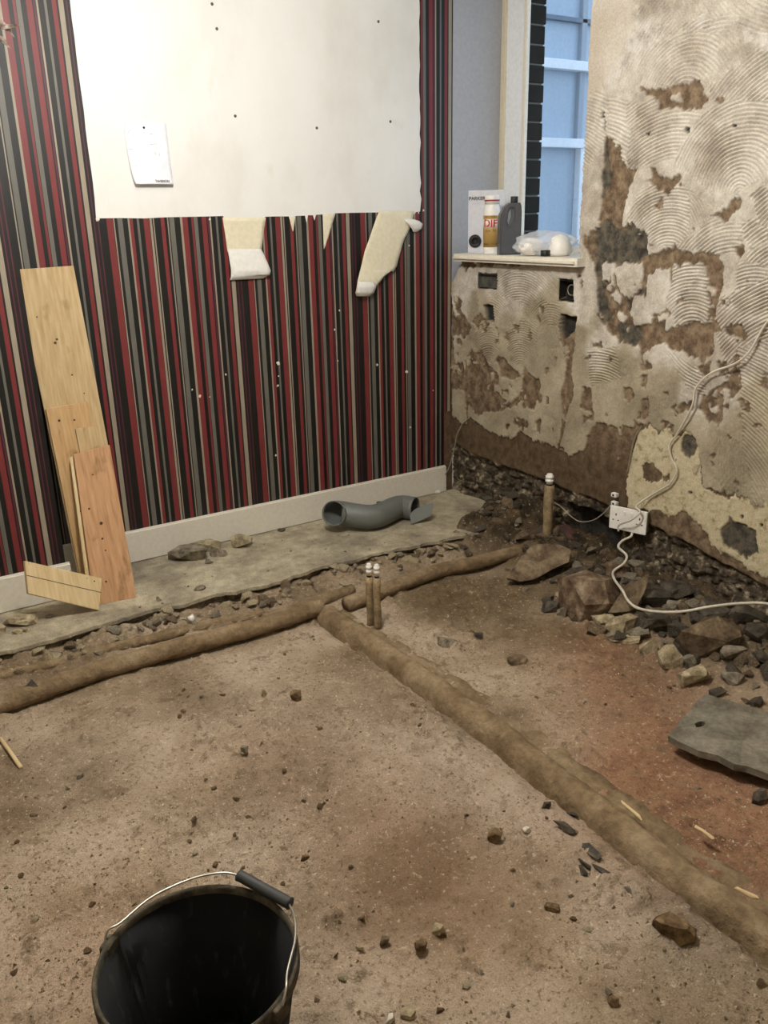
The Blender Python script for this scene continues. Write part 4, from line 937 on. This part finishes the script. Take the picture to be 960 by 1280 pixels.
# rubble strip along the slab edge: individual stones
rr = random.Random(5); G1 = 'loose stones along the broken slab edge'; G2 = 'pebbles and clods scattered on the earth floor'; G3 = 'dark rubble chips along the foot of the right wall'; G4 = 'crumbs of mortar on the concrete slab'
protos = {}
def scatter(name, x, y, size, mat, label, group, base=None, flat=.6):
    key = (mat, rr.randint(0, 7))
    tone = dict(rock_pale='pale', rock_grey='grey', rock_brown='brown', rock_dark='dark', clod='earthy')[mat]; big = 'larger' if size > .035 else 'small' if size > .013 else 'tiny'
    if group == G1: label = f'{big} {tone} stone in the rubble strip along the slab edge, ' + ('left of the pipe junction' if x < -1.2 else 'right of the pipe junction')
    elif group == G2: label = f'{big} {tone} pebble on the earth ' + ('right of the long pipe' if x > -1.13 else 'beside the bucket' if (x+2.3)**2+(y+2.375)**2 < .36 else 'near the pipes at left' if y > -1.25 else 'left of the long pipe')
    elif group == G3: label = f'{big} {tone} ' + ('lump' if 'lump' in name else 'chip') + f' in rubble at the right wall foot, ' + ('behind the upright pipe' if y > -.85 else 'below the socket' if y > -1.45 else 'under the cream paint patch')
    else: label = f'{big} {tone} mortar crumb on the concrete slab ' + ('left of the grey pipe' if x < -.8 else 'in front of the grey pipe')
    if key not in protos: protos[key] = rock_mesh(1000+len(protos)*13, 1, .75, flat, 13, 0); protos[key].materials.append(MT[mat])
    o = obj(name, protos[key], None); z0 = fz(x, y) if base is None else base
    o.location = (x, y, z0-size*.12 if base is None else base); s = size; o.scale = (s, s*rr.uniform(.7, 1.2), s*rr.uniform(.6, 1.1)); o.rotation_euler = (0, 0, rr.uniform(0, 6.28)); tag(o, label, 'stone', group); return o
for i in range(150):
    x = rr.uniform(-2.45, -.35); e = float(edge_y(x)); y = e-.012-abs(rr.gauss(0, .05)); 
    if y < -.74: continue
    scatter('edge_stone', x, y, rr.choice((.02, .025, .03, .035, .05, .06)), rr.choice(('rock_pale', 'rock_grey', 'rock_pale', 'rock_brown')), None, G1)
def clear_of(x, y): return abs(x+1.13) > .14 and (x+2.30)**2+(y+2.375)**2 > .2**2
nplaced = 0
while nplaced < 170:
    px, py = rr.uniform(0, 960), 790+490*rr.random()**1.1; p = onz(px, py, FZ)
    if not clear_of(p.x, p.y) or p.y > -.88 or p.x > -.2: continue
    scatter('pebble', p.x, p.y, rr.choice((.008, .010, .012, .014, .018, .022)), rr.choice(('clod', 'clod', 'rock_brown', 'rock_pale', 'rock_grey', 'clod')), None, G2); nplaced += 1
for i in range(230):
    y = -rr.uniform(.45, 2.3); x = -abs(rr.gauss(0, .20))+.0
    if x < -.45: continue
    scatter('rubble_chip', x, y, rr.choice((.03, .04, .05, .06, .08, .025)), rr.choice(('rock_dark', 'rock_dark', 'rock_grey', 'rock_brown', 'rock_brown')), None, G3)
for i in range(60):            # the heap of bigger lumps under the cable
    t_ = rr.random(); y = -1.12-1.0*t_; x = -rr.uniform(.10, .30+.16*math.sin(min(1, t_*1.3)*math.pi))
    if (x+.33)**2+(y+1.36)**2 < .006 or (x+.24)**2+(y+1.83)**2 < .004: continue
    o = scatter('rubble_lump', x, y, rr.choice((.05, .06, .07, .085, .10)), rr.choice(('rock_dark', 'rock_brown', 'rock_grey', 'rock_dark', 'rock_brown')), None, G3); o.rotation_euler = (rr.uniform(-.5, .5), rr.uniform(-.5, .5), rr.uniform(0, 6.28))
for i in range(40):
    x = rr.uniform(-2.3, -.2); y = rr.uniform(-.55, -.1)
    scatter('mortar_crumb', x, y, rr.choice((.006, .008, .010, .013)), rr.choice(('rock_pale', 'rock_grey')), None, G4, base=.0)
# grit: one stuff mesh of thousands of tiny bits
def grit():
    r2 = np.random.default_rng(4); V_ = []; F_ = []; n = 0
    tetra = np.array([(1, 0, -.4), (-.6, .8, -.4), (-.5, -.9, -.4), (.1, .05, .7)])
    P = []
    while len(P) < 6500:
        px, py = r2.uniform(-20, 980), 700+590*r2.random(); p = onz(px, py, FZ)
        if p.y > -.66 or p.x > -.40 or p.x < -2.9 or p.y < -2.95: continue
        if fbm(np.array([p.x*3]), np.array([p.y*3]), 201, 3)[0] < r2.uniform(-.35, .25): continue
        P.append((p.x, p.y))
    P = np.array(P); z_ = zf(P[:, 0], P[:, 1])
    for (x, y), z0 in zip(P, z_):
        s = .0018+.0045*r2.random()**3; a = r2.uniform(0, 6.28); c_, s_ = math.cos(a), math.sin(a)
        t_ = tetra*s*r2.uniform(.7, 1.3, (4, 3)); t_ = np.stack([t_[:, 0]*c_-t_[:, 1]*s_+x, t_[:, 0]*s_+t_[:, 1]*c_+y, t_[:, 2]+z0+s*.3], -1)
        V_.append(t_); F_ += [(n, n+1, n+3), (n+1, n+2, n+3), (n+2, n, n+3), (n, n+2, n+1)]; n += 4
    o = obj('grit', mesh('grit', np.concatenate(V_), F_), mottled('grit', [(.3, '6b5942'), (.45, '9a886e'), (.62, 'b0a28a'), (.75, 'cdc2ae')], 40, .9, .2)); o['kind'] = 'stuff'; o['label'] = 'fine grit and crumbs strewn over the earth floor'; o['category'] = 'grit'
grit()
# white stub in the hole by the slab edge, slate flake on pipes, stick at left
p = onz(246, 783, -.05); e = tag(empty('pipe_stub', p), 'short grey pipe stub with white end beside the slab edge', 'pipe')
st = obj('stub', tube_mesh('stub', [Vector((0, 0, -.02)), Vector((-.01, .012, .025))], .012, 12), MT['rock_grey'], e); obj('cap', tube_mesh('cap', [Vector((-.0095, .0115, .022)), Vector((-.016, .018, .042))], .0125, 12), MT['white_plastic'], e)
an = onz(36, 866, -.03)
plate('slate_flake', [(27,866),(32,858),(40,848),(48,858),(46,862)], an, (-.2, -.8, .5), .006, 'rock_dark', 'small dark slate flake wedged between the two lagged pipes at left', 'flake')
a, b = onz(-6, 913, FZ+.006), onz(27, 963, FZ+.006); a.z = fz(a.x, a.y)+.004; b.z = fz(b.x, b.y)+.004
tag(obj('wood_stick', tube_mesh('wood_stick', [a, a.lerp(b, .5)+Vector((0, 0, .002)), b], .006, 8), MT['pine']), 'thin pale stick on the earth at the left edge', 'stick')

# ---- socket, cables, wall bits
sc = onx(785, 650, -.015); nS = Vector((-math.cos(.22), -math.sin(.22), .06)).normalized()
TL, TR, BR, BL = [onplane(a, b, sc, nS) for a, b in ((765,631.5),(811,641.5),(806.5,669),(760.5,659.5))]
ux = ((TR-TL)+(BR-BL)).normalized(); uz = nS.cross(ux).normalized(); uz = uz if uz.z > 0 else -uz
SW_, SH_ = ((TR-TL).length+(BR-BL).length)/2, ((TL-BL).length+(TR-BR).length)/2
sock = tag(empty('double_socket', sc), 'white double power socket hanging loose at the foot of the right wall', 'socket')
sock.matrix_world = Matrix(((ux.x, -nS.x, uz.x, sc.x), (ux.y, -nS.y, uz.y, sc.y), (ux.z, -nS.z, uz.z, sc.z), (0, 0, 0, 1)))
def sp(name, lo, hi, mat, bev=0, par=None): return box(name, lo, hi, mat, sock if par is None else par, bev)
sp('faceplate', (-SW_/2, -.004, -SH_/2), (SW_/2, .006, SH_/2), MT['white_plastic'], .003)
sp('back_box', (-SW_/2+.006, .006, -SH_/2+.006), (SW_/2-.006, .03, SH_/2-.006), plain('grey back box', '8b8578', .6), .002)
for s in (-1, 1):
    sp('rocker_switch', (s*.016-.006, -.0075, SH_*.18), (s*.016+.006, -.003, SH_*.18+.018), MT['white_plastic'], .0015)
    cx = s*SW_*.32
    for dx, dz, ww, hh in ((0, .014, .0025, .0045), (-.0115, -.009, .0035, .0022), (.0115, -.009, .0035, .0022)):
        sp('pin_slot', (cx+dx-ww, -.0044, dz-hh), (cx+dx+ww, -.0035, dz+hh), MT['brown_hole'])
    o = obj('screw', lathe_mesh('screw', [(0, -.0015), (.003, -.001), (.003, 0)], 10), MT['metal'], sock, (s*SW_*.43, -.004, -.002)); o.rotation_euler = (math.pi/2, 0, 0)
def cable(name, pts, r, mat, label, cat='cable', n=8):
    return tag(obj(name, tube_mesh(name, catmull(pts, n), r, 8), MT[mat]), label, cat)
W1 = XW-.020
cable('power_cable', [onx(1110,200,W1),onx(1060,270,W1),onx(1010,340,W1),onx(975,385,W1),onx(955,408,W1),onx(938,438,W1-.01),onx(920,454,W1-.012),onx(888,467,W1-.01),onx(870,485,W1-.01),onx(865,508,W1-.012),onx(848,540,W1),onx(837,556,W1),onx(839,572,W1),onx(846,588,W1),onx(838,604,W1),onx(826,612,W1),onx(808,623,W1),onx(795,633,-.01),onx(800,640,-.03),onx(789,650,-.05),onx(774,656,-.05),onx(773,664,-.05)], .0042, 'flex', 'white flex running down the adhesive wall into the loose socket')
cable('power_cable', [onx(790,660,-.004),onx(789,670,-.02),onx(778,676,-.05),onx(773,684,-.08),onx(783,694,-.10),onx(780,704,-.13),onx(767,714,-.16),onx(768,724,-.25),onx(778,738,-.30),onx(786,752,-.33),onx(800,761,-.34),onx(828,765,-.33),onx(856,764,-.31),onx(890,758,-.26),onx(930,754,-.18),onx(965,756,-.17),onx(1010,775,-.17),onx(1080,815,-.14),onx(1160,850,-.10)], .0050, 'flex', 'white flex looping from the socket across the rubble to the right edge')
MT['thin_wire'] = plain('thin grey wire', '8d8574', .5)
cable('thin_wire', [onx(693,628,-.02),onx(702,634,-.04),onx(712,644,-.06),onx(725,652,-.06),onx(742,650,-.05),onx(756,640,-.02),onx(764,630,.0)], .0022, 'thin_wire', 'thin grey wire sagging between the upright pipe and the socket')
cable('thin_wire', [onx(588,521,XW-.006),onx(578,530,XW-.02),onx(571,544,XW-.03),onx(568,560,XW-.03),onx(561,585,.0),onx(553,597,-.02),onx(546,603,-.03)], .003, 'thin_wire', 'bent wire sticking out of the wall by the skirting end')
cable('thin_wire', [onx(802,533,XW-.01),onx(793,548,XW-.012),onx(789,566,XW-.012),onx(784,592,XW-.01)], .0028, 'thin_wire', 'short wire down the left edge of the cream paint patch')
for px, py, lab in ((769,618.5,'upper small white cable clip above the socket'),(769,629,'lower small white cable clip touching the socket')):
    p = onx(px, py, XW-.012); e = tag(empty('cable_clip', p), lab, 'clip'); box('clip_body', (-.012, -.014, -.009), (.008, .014, .009), MT['white_plastic'], e, .003); box('clip_slot', (-.0135, -.004, -.004), (-.011, .004, .004), MT['brown_hole'], e)
# metal back boxes in the wall below the sill
MT['galv'] = mottled('dull back box metal', [(.3, '3c3b39'), (.7, '58574f')], 20, .6, .2, .001, .4)
def back_box(pa, pb, depth, mat, label, coil=False):
    a = onx(*pa, XW); b = onx(*pb, XW); y0, y1 = sorted((a.y, b.y)); z0, z1 = sorted((a.z, b.z)); t_ = .002
    e = tag(empty('back_box', (XW, (y0+y1)/2, z0)), label, 'socket box'); wy = (y1-y0)/2; hz = z1-z0
    box('box_back', (depth-.002, -wy, 0), (depth, wy, hz), mat, e)
    bm = bmesh.new()
    add_box(bm, (-.004, -wy, 0), (depth, -wy+t_, hz)); add_box(bm, (-.004, wy-t_, 0), (depth, wy, hz)); add_box(bm, (-.004, -wy, 0), (depth, wy, t_)); add_box(bm, (-.004, -wy, hz-t_), (depth, wy, hz))
    obj('box_rim', bm_mesh(bm, 'box_rim'), mat, e)
    if coil: obj('wire', tube_mesh('wire', [Vector((depth-.02, .022*math.cos(k*.5)-.005, hz*.5+.022*math.sin(k*.5))) for k in range(14)], .0022, 6), MT['thin_wire'], e)
back_box((598.5,342), (622.5,360.5), .018, MT['galv'], 'flat grey metal box set in adhesive under the left of sill')
back_box((700.5,350), (717.5,376), .040, MT['black_plastic'], 'black empty socket box under the right end of the sill', True)

# ---- note pinned to the white wall
MT['paper'] = mottled('note paper', [(.3, 'dfe0e6'), (.7, 'ecedf2')], 6, .8, .05, .0005)
MT['ink'] = plain('printed ink', '24242a', .7); MT['pencil'] = plain('faint pencil', 'b9bac4', .8)
pn = ony(183, 155, -.004); note = tag(empty('paper_note', pn), 'sheet of note paper pinned to the white wall', 'paper')
rows = [(154,207,155.5,.003,-2.5),(155.5,208.5,170,.005,-1),(157.5,210,185,.007,0),(160,211.5,200,.010,0),(163,213,215,.015,0),(165,213.8,224,.020,0),(167.5,214.5,230.5,.026,0)]
o = flap('sheet', rows, MT['paper'], note, 10, .0, .0008); o.data.transform(Matrix.Translation(-pn))
o.data.update()
# pin
p = ony(180, 159.5, -.006)-pn; o = obj('pin', lathe_mesh('pin', [(0, .004), (.003, .003), (.0045, 0), (.0045, -.002)], 10), plain('pin', '3a3a3c', .4, .5, .6), note, p); o.rotation_euler = (math.pi/2, 0, 0)
p = ony(203, 226.5, -.0275)-pn
o = obj('printed_name', text_mesh('TAVERION', .0125, 'printed_name', True), MT['ink'], note, p); o.rotation_euler = (math.pi/2-.10, 0, 0); o.scale = (.95, 1, 1)
for a, b in (((158,168),(163,162)),((159,174),(162,178)),((160,187),(165,186.5)),((187,181),(195,180)),((192,190),(194,194)),((198,195),(199,190)),((186,168),(191,168)),((168,168),(168.5,171)),((170,210),(168,206))):
    A_, B_ = ony(*a, 0), ony(*b, 0)
    def yoff(q): return -np.interp(q[1], [155, 170, 185, 200, 215, 230], [.003, .005, .007, .010, .015, .026])-.002
    A_.y = yoff(a); B_.y = yoff(b); obj('pencil_line', tube_mesh('pencil_line', [A_-pn, (A_+B_)/2-pn+Vector((0, -.0003, .001)), B_-pn], .0007, 5), MT['pencil'], note)

# ---- things on the window sill
def sill_pt(px, py, x): p = onx(px, py, x); return Vector((x, p.y, ZS))
face = math.atan2(CAM.y+.3, CAM.x-.08)          # direction toward the viewer on plan
# white bottle with lettered label
p = sill_pt(614, 312, .06); k = pxsize(p); Hb = 66*k/.96; R = 10.2*k
e = tag(empty('cleaner_bottle', p, face), 'white bottle with gold label and big red letters on the sill', 'bottle')
obj('body', lathe_mesh('body', [(0, 0), (R*.94, 0), (R, .006), (R, Hb*.74), (R*.96, Hb*.78), (R*.88, Hb*.82), (R*.86, Hb*.85), (0, Hb*.85)], 28), MT['white_plastic'], e)
obj('cap', lathe_mesh('cap', [(0, Hb*.85), (R*.90, Hb*.85), (R*.90, Hb*.98), (R*.84, Hb), (0, Hb)], 28), MT['white_plastic'], e)
obj('cap_ring', lathe_mesh('cap_ring', [(R*.88, Hb*.90), (R*.915, Hb*.90), (R*.915, Hb*.925), (R*.88, Hb*.925)], 28), plain('red band', 'a52a2c', .5), e)
lab = obj('label', lathe_mesh('label', [(R*1.0, Hb*.12), (R*1.012, Hb*.12), (R*1.012, Hb*.66), (R*1.0, Hb*.66)], 28), plain('gold label', 'b08e50', .5), e)
obj('label_panel', lathe_mesh('label_panel', [(R*1.005, Hb*.45), (R*1.02, Hb*.45), (R*1.02, Hb*.60), (R*1.005, Hb*.60)], 28), plain('pale label panel', 'e3dccb', .5), lab)
def wrap_text(me, R_, z, a0=0):
    for v in me.vertices:
        a = a0+v.co.x/R_; rr_ = R_+v.co.z; zz_ = v.co.y+z; v.co = (rr_*math.cos(a), rr_*math.sin(a), zz_)
    me.update(); return me
obj('lettering', wrap_text(text_mesh('DIF', Hb*.185, 'dif', True), R*1.025, Hb*.52, -.18), plain('red letters', 'b3202a', .5), lab)
for s_, z_, n_ in (('POLYCELL', .635, .05), ('LEAK FIX', .40, .055), ('READY TO USE', .17, .04)):
    obj('small_lettering', wrap_text(text_mesh(s_, Hb*n_, 'small'), R*1.016, Hb*z_, -.1), plain('dark print', '5a3a22', .6), lab)
# grey jerry bottle with built in handle and dark cap
p = sill_pt(636, 312, .055); k = pxsize(p); Hj = 66*k/.96; e = tag(empty('grey_bottle', p, face+.25), 'grey plastic jerry bottle with dark cap and grip hole on the sill', 'bottle')
def jerry():
    prof = [(-.5, 0), (.5, 0), (.5, .70), (.44, .80), (.40, .88), (.16, .90), (.02, .88), (-.18, .84), (-.40, .74), (-.5, .62)]
    prof = [(-.5,0),(.5,0),(.5,.74),(.47,.84),(.42,.885),(-.02,.885),(-.14,.86),(-.32,.80),(-.46,.70),(-.5,.60)]
    hw = 27*k; hole = [(-.12,.72),(-.02,.79),(.10,.78),(.11,.66),(.04,.54),(-.10,.48),(-.16,.58)]
    bm = bmesh.new(); es = []
    for L in (prof, hole):
        vs = [bm.verts.new((0, a*hw, b*Hj)) for a, b in L]; es += [bm.edges.new((vs[i], vs[(i+1) % len(vs)])) for i in range(len(vs))]
    bmesh.ops.triangle_fill(bm, use_beauty=True, edges=es)
    r = bmesh.ops.extrude_face_region(bm, geom=bm.faces[:])
    for g_ in r['geom']:
        if isinstance(g_, bmesh.types.BMVert): g_.co.x += .055
    for v in bm.verts: v.co.x -= .0275
    sharp = [e_ for e_ in bm.edges if e_.is_manifold and e_.calc_face_angle(0) > .5]
    bmesh.ops.bevel(bm, geom=sharp, offset=.006, segments=2, affect='EDGES'); return bm_mesh(bm, 'body')
obj('body', jerry(), plain('smoke grey plastic', '55565a', .35), e)
obj('cap', lathe_mesh('cap', [(0, 0), (.016, 0), (.0165, .004), (.0165, .024), (.015, .027), (0, .027)], 20), MT['black_plastic'], e, (0, 27*k*.20, Hj*.885))
# blister card pack leaning on the reveal
p = sill_pt(607, 311, .14); k = pxsize(p); e = tag(empty('card_pack', p, face), 'white printed card pack standing behind the bottles on the sill', 'pack')
Wc, Hc = 44*k, 70*k/.96
box('card', (-.002, -Wc/2, 0), (.002, Wc/2, Hc), plain('white card', 'd3d2d6', .5), e, .001)
o = obj('lettering', text_mesh('PARKER', .022, 'card_text', True), MT['ink'], e, (.004, -Wc*.26, Hc*.87)); o.rotation_euler = (math.pi/2, 0, math.pi/2)
o = obj('small_lettering', text_mesh('SEAL KIT', .010, 'card_text2'), MT['pencil'], e, (.004, -Wc*.28, Hc*.79)); o.rotation_euler = (math.pi/2, 0, math.pi/2)
o = obj('blister', lathe_mesh('blister', [(.030, 0), (.030, .010), (.026, .018), (.016, .020), (.014, .010), (0, .008)], 20), MT['black_plastic'], e, (.002, -Wc*.30, Hc*.19)); o.rotation_euler = (0, math.pi/2, 0)
# clear bag with white contents
tb = NT('clear crumpled bag'); tb.b.inputs['Base Color'].default_value = (.8, .82, .85, 1); tb.rough(.18, .5); tb.b.inputs['Alpha'].default_value = .42
tb.bump(tb.noise(tb.coord(), 45, 3), .8, .01)
p = sill_pt(682, 313, .07); e = tag(empty('plastic_bag', p, face), 'crumpled clear plastic bag holding white fittings on the sill', 'bag'); k = pxsize(p)
def lump(sx, sy, sz, seed, amp_, sub=4):
    bm = bmesh.new(); bmesh.ops.create_icosphere(bm, subdivisions=sub, radius=1)
    for v in bm.verts:
        n = v.co.copy(); q = 1+amp_*mnoise.noise((n.x*2.2+seed, n.y*2.2, n.z*2.2))+amp_*.6*abs(mnoise.noise((n.x*5+seed, n.y*5, n.z*5)))
        v.co = Vector((n.x*sx*q, n.y*sy*q, max(n.z*sz*q, -sz*.9)+sz*.9))
    return bm_mesh(bm, 'lump', True)
obj('bag_skin', lump(.05, 38*k, 15*k, 3, .28), tb.m, e)
o = obj('white_roll', lump(.035, 15*k, 11*k, 8, .12), MT['white_plastic'], e); o.location = (.01, -19*k, .003)
o = obj('white_dome', lathe_mesh('white_dome', [(0, .0), (13*k, 0), (14*k, 4*k), (14*k, 12*k), (11*k, 20*k), (6*k, 24*k), (0, 25.5*k)], 26), MT['white_plastic'], e); o.location = (.03, 16*k, .002)
o = obj('dark_fitting', lathe_mesh('dark_fitting', [(0, 0), (6*k, 0), (6*k, 7*k), (0, 7*k)], 14), MT['black_plastic'], e); o.location = (.055, -1*k, .001)
